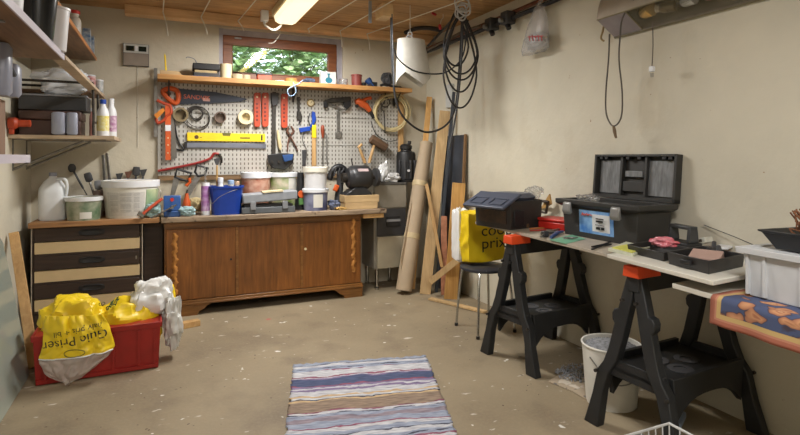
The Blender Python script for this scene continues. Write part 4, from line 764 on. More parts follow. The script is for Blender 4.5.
x = BX(186.5, 4.74); t = thing('chalk_tool', (x, 4.74, BZ), 'orange bulb-shaped chalk tool standing between two black-handled saws', 'tool'); MB().lathe([(.002, 0), (.02, .0), (.036, .06), (.030, .10), (.016, .14), (.012, .17), (.002, .17)], (x, 4.70, BZ), 16).build('body', Morange, t); MB().cyl((x, 4.70, BZ + .17), (x + .006, 4.70, BZ + .2), .006).build('tip', Mdsteel, t)
# caulk tube
x = BX(205.5, 4.56); t = thing('caulk_tube', (x, 4.56, BZ), 'white and purple sealant tube standing left of the blue bucket', 'tube')
MB().cyl((x, 4.56, BZ), (x, 4.56, BZ + .26), .032, seg=24).build('body', Mwhite, t); MB().lathe([(.0322, 0), (.0335, 0), (.0335, .2), (.0322, .2), (.0322, 0)], (x, 4.56, BZ + .035), 24).build('label', mat('purple_print', (150, 70, 160), .45, scale=11, col2=(204, 176, 210), stretch=(1, 1, 2)), t, 'purple printed label'); MB().cyl((x, 4.56, BZ + .26), (x - .005, 4.56, BZ + .39), .009, .004).build('nozzle', Mclear, t)
# blue bucket
x = BX(226, 4.58); t = thing('bucket', (x, 4.58, BZ), 'dark blue square bucket holding white bottles on the bench top', 'bucket')
Mb_ = mat('deep_blue_plastic', (20, 58, 150), .4, var=.08); MB().lathe([(.01, 0), (.104, 0), (.124, .215), (.131, .216), (.132, .232), (.122, .232), (.100, .008), (.001, .008)], (x, 4.58, BZ), 32, sq=(1.05, .8, 5)).build('body', Mb_, t)
MB().tube([(x - .135, 4.57, BZ + .19), (x - .12, 4.47, BZ + .10), (x - .06, 4.465, BZ + .15), (x + .05, 4.462, BZ + .20), (x + .132, 4.56, BZ + .205)], .0028, 6, smooth=5).build('handle', Msteel, t)
for px, py, r, h, lab, cp in ((220.5, 4.60, .032, .255, 'white bottle at the left inside the blue bucket', Mwhite), (231, 4.55, .036, .235, 'white bottle with wide cap in the middle of the blue bucket', mat('pale_blue_cap', (150, 176, 210), .4)), (237, 4.61, .03, .22, 'white bottle with brown cap at the right inside the blue bucket', mat('tan_cap', (190, 160, 130), .4))):
    bottle((BX(px, py), py, BZ + .009), r, h + .035, Mwhite, cp, lab, neck=.6, capr=.7, group='bottles in the blue bucket')
long_tool('paint_brush', (BX(217, 4.62), 4.62, BZ + .009), tuple(at(217, 165, Y=4.64)), mat('brush_wood', (176, 140, 84), .5), Msteel, 'brush with pale wooden handle standing in the blue bucket', 'brush', .007, 'blade', Mdark)
# salmon tub, green-label tub
MsalA = mat('salmon_print', (168, 92, 66), .5, scale=16, col2=(206, 170, 150)); MsalB = mat('floral_print', (120, 150, 74), .5, scale=12, col2=(216, 200, 184))
tub('paint_bucket', (BX(256, 4.80), 4.80, BZ), .122, .335, MsalA, 'salmon and white printed paint bucket behind the grey case', 'bucket', lid=Mwhite, lidh=.05, taper=.95)
tub('paint_bucket', (BX(283, 4.81), 4.81, BZ), .12, .33, MsalB, 'green and cream printed paint bucket behind the grey case', 'bucket', lid=Mwhite, lidh=.04, taper=.95, lbl=(-1.35, -.5, .35, .85), lm=mat('white_paper', (216, 214, 206), .7, var=.04))
t = plate([(268.5, 168), (271.5, 168), (271.5, 190), (268.5, 190)], 4.665, .012).build('paint_stick', mat('olive_stick', (128, 120, 80), .5), bev=.002); tag(t, 'narrow olive scraper standing upright between the two printed paint buckets', 'scraper'); t.location.z = BZ
# grey case
a, b = BX(241, 4.52), BX(294, 4.52); t = thing('power_tool_case', ((a + b) / 2, 4.54, BZ), 'grey plastic tool case with its lid ajar on the bench top', 'case')
MB().box2((a, 4.47, BZ), (b, 4.64, BZ + .055)).build('body', mat('case_grey', (92, 96, 100), .5), t, bev=.008); MB().box2((a + .02, 4.475, BZ + .056), (b - .02, 4.63, BZ + .075)).build('inside', Mblack, t)
M = Matrix.Translation((a + .01, 4.46, BZ + .085)) @ Matrix.Rotation(-.06, 4, 'Y'); MB(M).box2((0, 0, 0), (b - a + .01, .18, .075)).build('lid', mat('case_light_grey', (142, 146, 152), .5), t, bev=.01)
for u in (.2, .8): MB().box2((a + (b - a) * u - .022, 4.455, BZ + .035), (a + (b - a) * u + .022, 4.469, BZ + .10)).build('latch', Mgrey, t, bev=.003)
MB(M).box2((.16, -.006, .076), (.33, .10, .088)).build('wooden_strip', Mcream, t)
# dark tools and stacked tubs
x = BX(300, 4.70); t = thing('angle_grinder', (x, 4.70, BZ), 'dark power tool with an orange round knob standing left of the stacked white tubs', 'power tool'); MB().tube([(x, 4.70, BZ + .0), (x, 4.70, BZ + .15), (x + .005, 4.70, BZ + .33)], [.05, .036, .028], 14).build('body', Mblack, t); MB().cyl((x, 4.655, BZ + .14), (x, 4.63, BZ + .14), .032, seg=20).build('knob', Morange, t); MB().box((x, 4.642, BZ + .075), (.05, .02, .06)).build('green_label', mat('green_label', (84, 130, 70), .5), t, bev=.004)
x = BX(315.5, 4.60)
Mnav = mat('navy_print', (40, 44, 88), .5, scale=7, col2=(150, 154, 176))
tub('paint_tub', (x, 4.60, BZ), .108, .19, Mnav, 'navy and white printed tub, the lower of the two stacked tubs', 'tub', lid=Mwhite, lidh=.03, taper=.94, lbl=(-2.0, -1.2, .15, .75), lm=mat('white_paper', (216, 214, 206), .7, var=.04))
tub('paint_tub', (x, 4.60, BZ + .1905), .102, .19, mat('white_tub_plastic', (214, 214, 216), .4, var=.04), 'plain white tub stacked on the navy printed tub', 'tub', lid=mat('ivory_lid', (226, 222, 208), .4, var=.03), lidh=.045, taper=.94)
t = thing('power_tool', (BX(337, 4.72), 4.70, BZ), 'black power tool with orange switch standing between the stacked tubs and the grinder', 'power tool')
MB().tube([at(329, 180, Y=4.68), at(334, 169, Y=4.68), at(341, 167, Y=4.68), at(346, 172, Y=4.68)], [.03, .045, .05, .03], 14, smooth=3).build('motor_body', Mblack, t); MB().tube([at(341, 170, Y=4.68), at(340, 186, Y=4.68), at(338, 203, Y=4.68)], [.04, .032, .04], 12).build('grip', Mdark, t); MB().box(at(336, 188, Y=4.64), (.04, .03, .06), Matrix.Rotation(.4, 4, 'Y')).build('switch', Morange, t, bev=.006)
MB().box(at(335, 203, Y=4.68), (.12, .09, .05)).build('battery', Mblack, t, bev=.008)
for i in range(4): MB().tube([at(330 + i * 4, 178 - i * 2, Y=4.63), at(332 + i * 4, 168, Y=4.63)], .006, 6).build('cooling_rib', Mdark, t)
single(crumple((BX(334, 4.55), 4.54, BZ), (.11, .09, .09), 55, .35), 'rag', mat('blue_grey_cloth', (92, 100, 124), .7), 'small blue-grey rag on the bench right of the stacked tubs', 'rag')
single(crumple((BX(341, 4.50), 4.495, BZ), (.11, .06, .03), 56, .3), 'cloth', mat('ochre_cloth', (190, 156, 96), .8), 'small ochre cloth at the bench edge in front of the grinder', 'cloth')
a, b = BX(343, 4.56), BX(377, 4.56)
for k, (z0, z1, da, db, lab) in enumerate(((BZ, BZ + .06, .0, .0, 'lower pine block under the bench grinder'), (BZ + .061, BZ + .125, .005, -.006, 'upper pine block directly under the bench grinder'))): single(MB().box2((a - da, 4.49, z0), (b + db - (.02 if k == 0 else 0), 4.66, z1)), 'wood_block', MpineX, lab, 'wood block', 'pine blocks under the bench grinder', bev=.004)
gz = BZ + .1255; x = BX(359, 4.58); t = thing('bench_grinder', (x, 4.58, gz), 'black bench grinder on pine blocks at the right end of the bench', 'grinder')
Mgr = mat('grinder_black', (52, 52, 54), .35, .2); MB().prism([(x - .15, 4.50, gz), (x + .10, 4.50, gz), (x + .09, 4.50, gz + .02), (x + .03, 4.50, gz + .07), (x - .06, 4.50, gz + .07), (x - .12, 4.50, gz + .03)], (0, .15, 0)).build('base', Mgr, t, bev=.006)
MB().lathe([(.04, 0), (.085, .01), (.105, .04), (.112, .05), (.112, .19), (.105, .2), (.085, .225), (.04, .235)], (x - .12, 4.58, gz + .155), 32, (1, 0, 0)).build('motor_housing', Mgr, t)
MB().cyl((x - .165, 4.58, gz + .155), (x - .12, 4.58, gz + .155), .045, seg=24).build('spindle_hub', Mdsteel, t); MB().lathe([(.001, 0), (.085, 0), (.085, .03), (.001, .03)], (x + .15, 4.58, gz + .155), 28, (1, 0, 0)).build('grinding_wheel', Mdark, t); MB().cyl((x + .11, 4.58, gz + .155), (x + .2, 4.58, gz + .155), .02).build('spindle', Mdsteel, t)
MB().box((x + .01, 4.495, gz + .225), (.1, .004, .03), Matrix.Rotation(-.7, 4, 'X')).build('rating_plate', mat('pinkish_plate', (180, 160, 160), .4), t); MB().cyl((x - .06, 4.58, gz + .26), (x - .075, 4.58, gz + .33), .006).build('bolt', Mdsteel, t)
# ================================================================ metal appliance and corner boards
az = at(374, 183, Y=4.62).z; A0, A1 = 1.79, 2.12
t = thing('metal_cabinet', ((A0 + A1) / 2, 4.78, 0), 'grey metal appliance on chrome legs right of the sideboard', 'appliance')
Mapp = mat('appliance_grey', (142, 136, 124), .45, .2, var=.15, scale=6); Mapb = mat('appliance_beige', (168, 158, 136), .5, var=.15, scale=5); zA = lambda py: at(380, py, Y=4.62).z
MB().box2((A0, 4.625, .20), (A1, 4.955, az - .02)).build('body', Mapp, t, bev=.006); MB().box2((A0 - .008, 4.61, az - .02), (A1 + .006, 4.958, az)).build('top', mat('appliance_dark_top', (84, 82, 78), .5), t, bev=.004)
MB().box2((A0 + .005, 4.615, zA(208)), (A1, 4.625, az - .022)).build('upper_panel', Mapp, t, bev=.002)
d = MB().box2((A0 + .03, 4.608, zA(236)), (A1 - .01, 4.6245, zA(209))).build('vent_panel', Mdark, t, 'dark recessed panel'); MB().box2((A0 + .12, 4.598, zA(227)), (A1 - .07, 4.6075, zA(217))).build('slot_handle', Mblack, d, bev=.004)
MB().box2((A0 + .12, 4.596, zA(222)), (A1 - .07, 4.602, zA(219.5))).build('handle_bar', Mgrey, d)
MB().box2((A0 + .03, 4.606, .205), (A1 - .01, 4.6245, zA(237))).build('door', Mapb, t, 'beige lower front', bev=.003)
for x in (A0 + .045, A1 - .045):
    for y in (4.66, 4.92): MB().lathe([(.02, 0), (.022, .02), (.016, .025), (.016, .2)], (x, y, 0), 14).build('leg', Mchrome, t)
# black pump on the appliance
x = BX(406, 4.76); t = thing('pump_motor', (x, 4.76, az), 'black cylindrical pump motor standing on the metal appliance', 'motor')
MB().lathe([(.05, 0), (.105, .0), (.108, .02), (.098, .03), (.095, .26), (.085, .29), (.055, .30), (.05, .315), (.06, .32), (.06, .35), (.04, .37), (.001, .37)], (x, 4.76, az), 28).build('housing', Mblack, t)
for k in range(5): an = -2.6 + k * .52; MB().box((x + .1 * math.cos(an), 4.76 + .1 * math.sin(an), az + .12), (.03, .018, .18), Matrix.Rotation(an, 4, 'Z')).build('fin', Mdark, t, bev=.004)
MB().cyl((x + .035, 4.76, az + .37), (x + .04, 4.76, az + .40), .018).build('cap', Mblack, t); a = Vector((x - .02, 4.66, az + .11)); MB().cyl(a, a + Vector((0, -.012, 0)), .012).build('plug', Mwhite, t)
for px, py, yy, sz, sd_, lab in ((384, 172, 4.69, (.10, .1, .20), 61, 'crumpled silver foil leaning between the grinder and the pump motor'), (392, 178, 4.67, (.17, .08, .09), 62, 'crumpled white paper on the appliance in front of the pump motor')):
    m = crumple((BX(px, yy), yy, az), sz, sd_, .4); single(m, 'crumpled_paper', mat('crumpled_silver', (206, 206, 206), .35, .1), lab, 'paper', clean=False)
t = thing('metal_part', (BX(379.5, 4.72), 4.72, az), 'small dark metal part with a round end on the left edge of the appliance', 'tool'); x = BX(380.5, 4.72); MB().box2((x - .03, 4.70, az), (x + .02, 4.76, az + .05)).build('base', Mdsteel, t, bev=.005); MB().cyl((x, 4.74, az + .05), (x + .01, 4.74, az + .15), .022).build('chuck', Mblack, t)
# leaning boards in the corner
t = thing('paper_roll', (2.0, 4.47, 0), 'thick roll of brown paper leaning in the far right corner', 'roll'); a, b = Vector((2.005, 4.42, .0)), Vector((2.36, 4.66, 1.36)); d = (b - a).normalized()
Mkraft = mat('kraft_paper', (176, 156, 130), .7, var=.08, scale=5); a2 = a + Vector((0, 0, .03)); MB().lathe([(.03, 0), (.073, 0), (.075, .2), (.072, 1.0), (.062, (b - a).length), (.05, (b - a).length), (.05, (b - a).length - .1), (.001, (b - a).length - .1)], a2, 26, d).build('roll', Mkraft, t)
for f in (.34, .70): MB().lathe([(.0755, 0), (.078, .002), (.076, .05), (.0735, .052), (.0755, 0)], a2 + d * f * 1.4, 26, d).build('tape_band', mat('tan_tape', (198, 178, 138), .5), t)
m = MB(); s_ = Vector((-.07, -.03, 0)); m.prism([a2 + d * .18 + s_ * 1.0, a2 + d * .8 + s_, a2 + d * .84 + s_ * 1.15, a2 + d * .3 + s_ * 1.5], (.003, -.004, 0)); m.build('loose_edge', Mkraft, t, 'loose paper edge')
def lean(nm, bot, top, wd, dp, m_, lab, Yt=None, Xt=None, cat='plank', zb=0.0, side=None): 
    b0 = at(*bot, Z=zb) if len(bot) == 2 else Vector(bot); t0 = at(*top, Y=Yt) if Yt else at(*top, X=Xt); return stick(nm, b0, t0, wd, dp, m_, lab, cat, side=side)
Mpa = wood('plank_orange', (196, 144, 78), (222, 174, 104), 2, contrast=.4); Mpb = wood('plank_pale', (190, 156, 108), (216, 184, 136), 2, contrast=.4)
lean('wooden_plank', (412, 289), (429.5, 97), .055, .02, Mpa, 'narrow orange-toned plank rising highest behind the paper roll', Xt=2.45)
lean('wooden_plank', (425, 294), (445, 111), .10, .025, Mpb, 'wide pale knotty plank leaning right of the paper roll', Xt=2.44)
lean('metal_strip', (436, 292), (454, 92), .03, .02, mat('slate_metal', (66, 72, 80), .5, .3), 'dark slate metal strip leaning between the pale plank and the dark board', Xt=2.47, cat='strip')
Mdb = mat('dark_slate_board', (52, 56, 64), .6, var=.35, scale=7)
t = thing('dark_board', (2.42, 4.28, 0), 'dark slate-coloured board leaning on the right wall behind the orange plank', 'board'); m = MB(); m.prism([(2.40, 4.14, 0), (2.40, 4.50, 0), (2.475, 4.50, 1.45), (2.475, 4.14, 1.45)], (.015, 0, 0)); m.build('panel', Mdb, t); m = MB(); m.prism([(2.398, 4.115, 0), (2.398, 4.138, 0), (2.473, 4.138, 1.455), (2.473, 4.115, 1.455)], (.02, 0, 0)); m.build('edge_batten', mat('brown_edge', (128, 98, 66), .6), t, 'brown wooden edge')
lean('wooden_plank', (450.5, 299), (459, 183), .115, .03, Mpa, 'short wide orange-yellow plank leaning on the right wall', Xt=2.385)
lean('wooden_batten', (444, 295), (444, 216), .055, .02, mat('reddish_batten', (176, 118, 88), .6, var=.3, scale=20), 'short reddish batten between the pale plank and the orange plank', Yt=4.30, cat='batten')
lean('wooden_batten', tuple(at(442, 267, Y=4.24)), (426.5, 184), .03, .012, MpineZ, 'thin pale batten leaning diagonally left across the planks', Yt=4.38, cat='batten')
stick('wooden_batten', at(430, 282, Y=4.20), at(461.5, 257, Y=3.98), .055, .014, Mpb, 'short pale board slanting down-left in front of the planks', 'board', side=(0, 0, 1))
stick('wooden_batten', at(430, 298.5, Z=.012), at(486, 312, Z=.012), .05, .018, Mpb, 'thin pale batten lying on the floor along the right wall', 'batten', side=(1, .3, 0))
p = at(449.5, 96, X=2.49); t = tag(MB().box(p + Vector((.004, 0, 0)), (.03, .12, .22)).build('junction_box', mat('grey_white_plastic', (190, 192, 190), .5), bev=.005), 'pale grey box on the right wall above the leaning planks', 'junction box'); 
# ================================================================ stool with bag
t = thing('stool', (2.13, 3.28, 0), 'stool with black round seat and thin chrome legs, holding a yellow bag', 'stool')
MB().lathe([(.1, .435), (.165, .435), (.175, .442), (.175, .456), (.165, .462), (.001, .462)], (2.13, 3.28, 0), 36).build('seat', mat('black_vinyl', (44, 46, 54), .4, spots=[((170, 170, 170), .3, 30)]), t)
for x, y in ((1.985, 3.43), (1.97, 3.11), (2.29, 3.13), (2.27, 3.43)):
    MB().tube([(x, y, .012), (2.13 + (x - 2.13) * .82, 3.28 + (y - 3.28) * .82, .40), (2.13 + (x - 2.13) * .6, 3.28 + (y - 3.28) * .6, .435)], .009, 10, smooth=4).build('leg', Mchrome, t); MB().cyl((x, y, 0), (x, y, .02), .013).build('rubber_foot', Mblack, t)
t = thing('shopping_bag', (2.10, 3.40, .463), 'full yellow and white shopping bag with black lettering standing on the stool', 'bag')
def bagp(y0, sc_, sd__, c=(2.105, 3.40, .463), sz=(.28, .15, .44)): return crumple(c, sz, sd__, .16, freq=1.6)
def sack(c, sz, seed, amp, k=.45):
    def f(p): return p
    m = MB(); rings = []; nu, nv = 72, 48
    for j in range(1, nv):
        a_ = PI * j / nv; ring = []
        for i in range(nu):
            t_ = 2 * PI * i / nu; d = Vector((math.sin(a_) * math.cos(t_), math.sin(a_) * math.sin(t_), -math.cos(a_))); mx_ = max(abs(d.x), abs(d.y), abs(d.z)); q = d / (mx_ ** .72)
            n_ = 1 - amp * abs(noise.noise(d * 1.6 + Vector((seed, 0, 0)))) - amp * .6 * abs(noise.noise(d * 3.4 + Vector((0, seed, 0))))
            p = Vector((q.x * sz[0] / 2 * n_, q.y * sz[1] / 2 * n_, (q.z * sz[2] / 2) * (n_ if q.z > 0 else 1) + sz[2] / 2)); p.z = max(p.z, .001); ring.append(Vector(c) + p)
        rings.append(ring)
    return m.loft(rings)
bm_ = sack((2.165, 3.385, .463), (.36, .20, .41), 71, .14); bo = bm_.build('body', Mybag, t, clean=False)
sack((2.03, 3.45, .463), (.10, .13, .42), 72, .22).build('white_side', mat('white_film', (226, 226, 224), .3), t, 'white side of the bag', clean=False)
vb = BVHTree.FromPolygons([wm(bo) @ v.co for v in bo.data.vertices], [tuple(p.vertices) for p in bo.data.polygons])
def onto3(p):
    e = Vector((0, 0, p.z)); d = (Vector((p.x, p.y, p.z)) - e).normalized(); h = vb.ray_cast(e, d); return (h[0] - d * .002) if h[0] else p
for s_, c_ in (('coop', (497, 230)), ('prix', (494, 243))):
    P_ = at(c_[0], c_[1], Y=3.29); text('lettering', s_, .115, frame_M(P_, (CY, -SY, .02), (0, 0, 1)), Mink, t, onto=onto3, ext=0)
# ================================================================ sawhorses
Msh = mat('sawhorse_black', (31, 32, 33), .55, var=.25, scale=9)
def sawhorse(x, y, ang, L_, hgt, label):
    M = Matrix.Translation((x, y, 0)) @ Matrix.Rotation(ang, 4, 'Z') @ Matrix.Diagonal((1, 1, hgt / .775, 1)); t = thing('sawhorse', (x, y, 0), label, 'sawhorse', 'folding sawhorses under the boards')
    prof = [(.035, .73), (.078, .57), (.098, .565), (.108, .545), (.106, .515), (.094, .50), (.124, .38), (.148, .315), (.180, .27), (.205, .15), (.246, .012), (.250, 0), (.168, 0), (.160, .06), (.148, .17), (.122, .26), (.078, .33), (.046, .45), (.004, .64), (.004, .73)]
    for xe, out in ((0.0, -1), (L_, 1)):
        for sy in (-1, 1):
            th = .05; m = MB(M); rA = [(xe - (th if out > 0 else 0) + out * .035 * (1 - z / .73) + .002, sy * yy, z) for yy, z in prof]; m.prism(rA, (th - .004, 0, 0)); m.build('leg', Msh, t, bev=.005)
            for z, yy in ((.26, .18), (.62, .035)): m = MB(M); xx = xe - .002 if out < 0 else xe + .002; m.cyl((xx + out * .02, sy * yy, z), (xx + out * .034, sy * yy, z), .008, seg=10); m.build('bolt', Mdsteel, t)
    MB(M).box2((-.005, -.032, .66), (L_ + .005, .032, .742)).build('top_beam', Msh, t, bev=.005)
    for x0_, x1_ in ((-.02, .13), (L_ - .13, L_ + .02)): m = MB(M); m.prism([(x0_, -.042, .725), (x0_, .042, .725), (x0_, .036, .775), (x0_, -.036, .775)], (x1_ - x0_, 0, 0)); m.build('end_cap', Morange2 if 0 else mat('orange_cap', (226, 78, 30), .5), t, 'orange end cap', bev=.004)
    m = MB(M); m.box2((.0, -.145, .285), (L_, .145, .30)); m.build('tray', Msh, t)
    for k in range(3):
        a = 2.1 * k; m = MB(M); m.lathe([(.03, 0), (.055, 0), (.055, .004), (.03, .004), (.03, 0)], (L_ / 2 + .09 * math.cos(a), .07 * math.sin(a), .3005), 20); m.build('tray_ring', mat('tray_dusty', (70, 70, 73), .6), t)
    for sy in (-1, 1):
        y0_, y1_ = sy * .146, sy * .170
        n = 10; bot = [(.05 + (L_ - .1) * i / n, y0_, .235 - .09 * abs(2 * i / n - 1) ** 3) for i in range(n + 1)]
        m = MB(M); m.prism([(0.03, y0_, .33)] + [(L_ - .03, y0_, .33)] + bot[::-1], (0, y1_ - y0_, 0)); m.build('side_rail', Msh, t, bev=.003)
    for xx in (.0, L_ - .02): MB(M).box2((xx, -.145, .255), (xx + .02, .145, .335)).build('end_rail', Msh, t, bev=.003)
    return t
sawhorse(1.915, 2.665, math.radians(6), .54, .775, 'black plastic sawhorse with orange end cap beside the stool')
sawhorse(1.875, 1.705, math.radians(4), .56, .775, 'black plastic sawhorse with orange end cap in front of the gravel bucket')
# boards
TZ = .7755
P0, P1 = at(473, 221, Z=TZ + .017), at(625, 259, Z=TZ + .017)
mdl = mat('grey_particle_board', (168, 158, 142), .6, var=.12)
m = MB(); x_at = lambda y: P0.x + (P1.x - P0.x) * (y - P0.y) / (P1.y - P0.y)
m.prism([(x_at(3.22), 3.22, TZ), (2.44, 3.25, TZ), (2.44, 1.5, TZ), (x_at(1.5) + .02, 1.5, TZ)], (0, 0, .016)); single(m, 'long_board', mdl, 'long greyish board laid across both sawhorses under the toolboxes', 'board', bev=.002)
T1 = TZ + .0165; Q0, Q1 = at(607, 254, Z=T1 + .018), at(713, 281, Z=T1 + .018)
m = MB(); m.prism([(Q0.x, Q0.y, T1), (2.42, Q0.y + .02, T1), (2.42, Q1.y + .06, T1), (Q1.x, Q1.y, T1)], (0, 0, .018)); single(m, 'white_board', mat('white_laminate', (206, 202, 190), .45, var=.06), 'white laminate board lying over the near end of the long grey board', 'board', bev=.003)
T2 = T1 + .0185
LB = .735; t = thing('work_table', (2.1, .9, 0), 'low white-topped table under the patterned cloth at the right photo edge', 'table')
R0 = at(672, 283, Z=LB + .02); m = MB(); m.prism([(R0.x, R0.y, LB), (2.44, R0.y + .04, LB), (2.40, .3, LB), (R0.x - .12, .3, LB)], (0, 0, .02)); m.build('table_top', mat('white_laminate', (206, 202, 190), .45, var=.06), t, bev=.003)
for x, y in ((1.86, .95), (2.36, 1.0), (1.80, .36), (2.34, .36)): MB().box2((x - .02, y - .02, 0), (x + .02, y + .02, LB)).build('leg', Mwhite, t, bev=.002)
# cloth
def cloth_mat():
    m = bpy.data.materials.new('patterned_cloth'); m.use_nodes = True; nt = m.node_tree; N = nt.nodes; L = nt.links; b = N['Principled BSDF']; b.inputs['Roughness'].default_value = .9
    tc = N.new('ShaderNodeTexCoord'); uv = N.new('ShaderNodeSeparateXYZ'); L.new(tc.outputs['UV'], uv.inputs[0])
    v = N.new('ShaderNodeTexVoronoi'); v.inputs['Scale'].default_value = 27; nz = N.new('ShaderNodeTexNoise'); nz.inputs['Scale'].default_value = 11; L.new(tc.outputs['UV'], nz.inputs[0]); vm_ = N.new('ShaderNodeVectorMath'); vm_.operation = 'MULTIPLY_ADD'; L.new(nz.outputs['Color'], vm_.inputs[0]); vm_.inputs[1].default_value = (.09, .09, 0); L.new(tc.outputs['UV'], vm_.inputs[2]); mp = N.new('ShaderNodeMapping'); mp.inputs['Scale'].default_value = (1, .5, 1); mp.inputs['Rotation'].default_value = (0, 0, .7); L.new(vm_.outputs[0], mp.inputs[0]); L.new(mp.outputs[0], v.inputs[0])
    r = N.new('ShaderNodeValToRGB'); L.new(v.outputs['Distance'], r.inputs[0]); e = r.color_ramp.elements; e[0].position = .0; e[1].position = .7; e[0].color = rgb((140, 90, 66)); e[1].color = rgb((66, 76, 106))
    for p, c in ((.12, (200, 160, 120)), (.22, (150, 96, 70)), (.32, (184, 134, 96)), (.50, (150, 100, 74)), (.54, (60, 50, 60)), (.58, (66, 76, 106))): q = e.new(p); q.color = rgb(c)
    # border: distance from the edge
    d = N.new('ShaderNodeMath'); d.operation = 'MINIMUM'; L.new(uv.outputs[0], d.inputs[0]); L.new(uv.outputs[1], d.inputs[1])
    br = N.new('ShaderNodeValToRGB'); br.color_ramp.interpolation = 'CONSTANT'; L.new(d.outputs[0], br.inputs[0]); e = br.color_ramp.elements; e[0].color = rgb((160, 96, 76)); e[1].position = .018; e[1].color = rgb((178, 122, 98))
    for p, c in ((.026, (184, 156, 102)), (.04, (160, 132, 88))): q = e.new(p); q.color = rgb(c)
    k = N.new('ShaderNodeMath'); k.operation = 'GREATER_THAN'; k.inputs[1].default_value = .044; L.new(d.outputs[0], k.inputs[0])
    mx = N.new('ShaderNodeMixRGB'); L.new(k.outputs[0], mx.inputs[0]); L.new(br.outputs[0], mx.inputs[1]); L.new(r.outputs[0], mx.inputs[2]); L.new(mx.outputs[0], b.inputs['Base Color']); return m
cz = LB + .0215; bm = bmesh.new(); uvl = bm.loops.layers.uv.new(); nA, nB = 60, 40; G = []
for j in range(nB + 1):      # along Y from the far edge to the near edge
    row = []
    for i in range(nA + 1):  # s from the hanging hem over the edge across the top
        s_ = .62 * i / nA; yv = 1.285 - .9 * j / nB; hang = .10
        ex = R0.x - .006 - .12 * (R0.y - yv) / (R0.y - .3)
        wv = .004 * math.sin(yv * 40) + .003 * math.sin(yv * 17 + 1)
        if s_ < hang: p = (ex - .008 + wv * (1 - s_ / hang), yv + .006 * (1 - s_ / hang), cz - (hang - s_) - .002)
        else: p = (ex + (s_ - hang), yv, cz + .0015 + .0015 * math.sin(s_ * 40) * math.sin(yv * 30))
        row.append((bm.verts.new(p), s_, .9 * j / nB))
    G.append(row)
for j in range(nB):
    for i in range(nA):
        q = [G[j][i], G[j][i + 1], G[j + 1][i + 1], G[j + 1][i]]; f = bm.faces.new([a[0] for a in q]); f.smooth = True
        for lp, a in zip(f.loops, q): lp[uvl].uv = (a[1], a[2])
me = bpy.data.meshes.new('table_cloth'); bm.to_mesh(me); bm.free(); o = bpy.data.objects.new('table_cloth', me); C.objects.link(o); me.materials.append(cloth_mat()); sm = o.modifiers.new('thick', 'SOLIDIFY'); sm.thickness = .003; sm.offset = 0
tag(o, 'blue and terracotta leaf-patterned cloth draped over the table edge at the right', 'cloth')
cz2 = cz + .005
# white crate
Mcw = mat('greyish_white_crate', (190, 192, 194), .45, var=.05)
MC2 = Matrix.Translation((2.055, .96, cz2)) @ Matrix.Rotation(math.radians(-4), 4, 'Z'); t = thing('crate', (2.055, .96, cz2), 'greyish white plastic crate on the patterned cloth', 'crate')
w2, d2, h2 = .19, .26, .17; m = MB(MC2); m.loft([[(-w2 * k, -d2 * k, z), (w2 * k, -d2 * k, z), (w2 * k, d2 * k, z), (-w2 * k, d2 * k, z)] for k, z in ((.93, 0), (1, h2), (.985, h2), (.91, .006))]); m.build('body', Mcw, t, bev=.004)
m = MB(MC2); m.loft([[(-w2 - e, -d2 - e, z), (w2 + e, -d2 - e, z), (w2 + e, d2 + e, z), (-w2 - e, d2 + e, z)] for e, z in ((.001, h2 - .022), (.014, h2 - .022), (.016, h2), (-.012, h2), (-.012, h2 - .004))]); m.build('rim', Mcw, t, bev=.003)
for yy in (-.18, -.06, .06, .18, .24): MB(MC2).box((-w2 * .965 - .004, yy, h2 / 2 - .008), (.012, .01, h2 - .03)).build('rib', Mcw, t)
for xx in (-.15, -.05, .05, .15): MB(MC2).box((xx, d2 * .965 + .004, h2 / 2 - .008), (.01, .012, h2 - .03)).build('rib', Mcw, t)
MT = Matrix.Translation((2.06, .93, cz2 + h2 + .001)) @ Matrix.Rotation(math.radians(-6), 4, 'Z'); t = thing('tray', MT.translation, 'black tapered plastic tray sitting on the white crate', 'tray')
m = MB(MT); m.loft([[(-.17 * k, -.24 * k, z), (.17 * k, -.24 * k, z), (.17 * k, .24 * k, z), (-.17 * k, .24 * k, z)] for k, z in ((.86, 0), (1, .055), (1.04, .058), (1.04, .064), (.98, .064), (.84, .004))]); m.build('body', Mblack, t, bev=.002)
single(crumple((2.05, 1.10, cz2 + h2 - .05), (.10, .12, .07), 80, .35), 'rag', mat('olive_rag', (120, 108, 84), .8), 'olive rag poking out between the white crate and the black tray', 'rag')
rnd = random.Random(5); m = MB(MT); c0 = Vector((-.09, .12, .02)); 
for i in range(90):
    a = rnd.random() * 6.28; e = Vector((math.cos(a) * rnd.uniform(.02, .08), math.sin(a) * rnd.uniform(.02, .08), rnd.uniform(.05, .12))); m.tube([c0 + e * .2 * rnd.random(), c0 + e * .6 + Vector((rnd.uniform(-.02, .02), rnd.uniform(-.02, .02), .01)), c0 + e], .0028, 4)
single(m, 'dried_plant', mat('dried_brown', (118, 76, 50), .8), 'clump of brittle brown dried plant in the black tray', 'dried plant', kind='stuff')
# ================================================================ toolboxes
Mtb = mat('toolbox_grey', (48, 47, 45), .5, var=.12)
TBZ = TZ + .0165
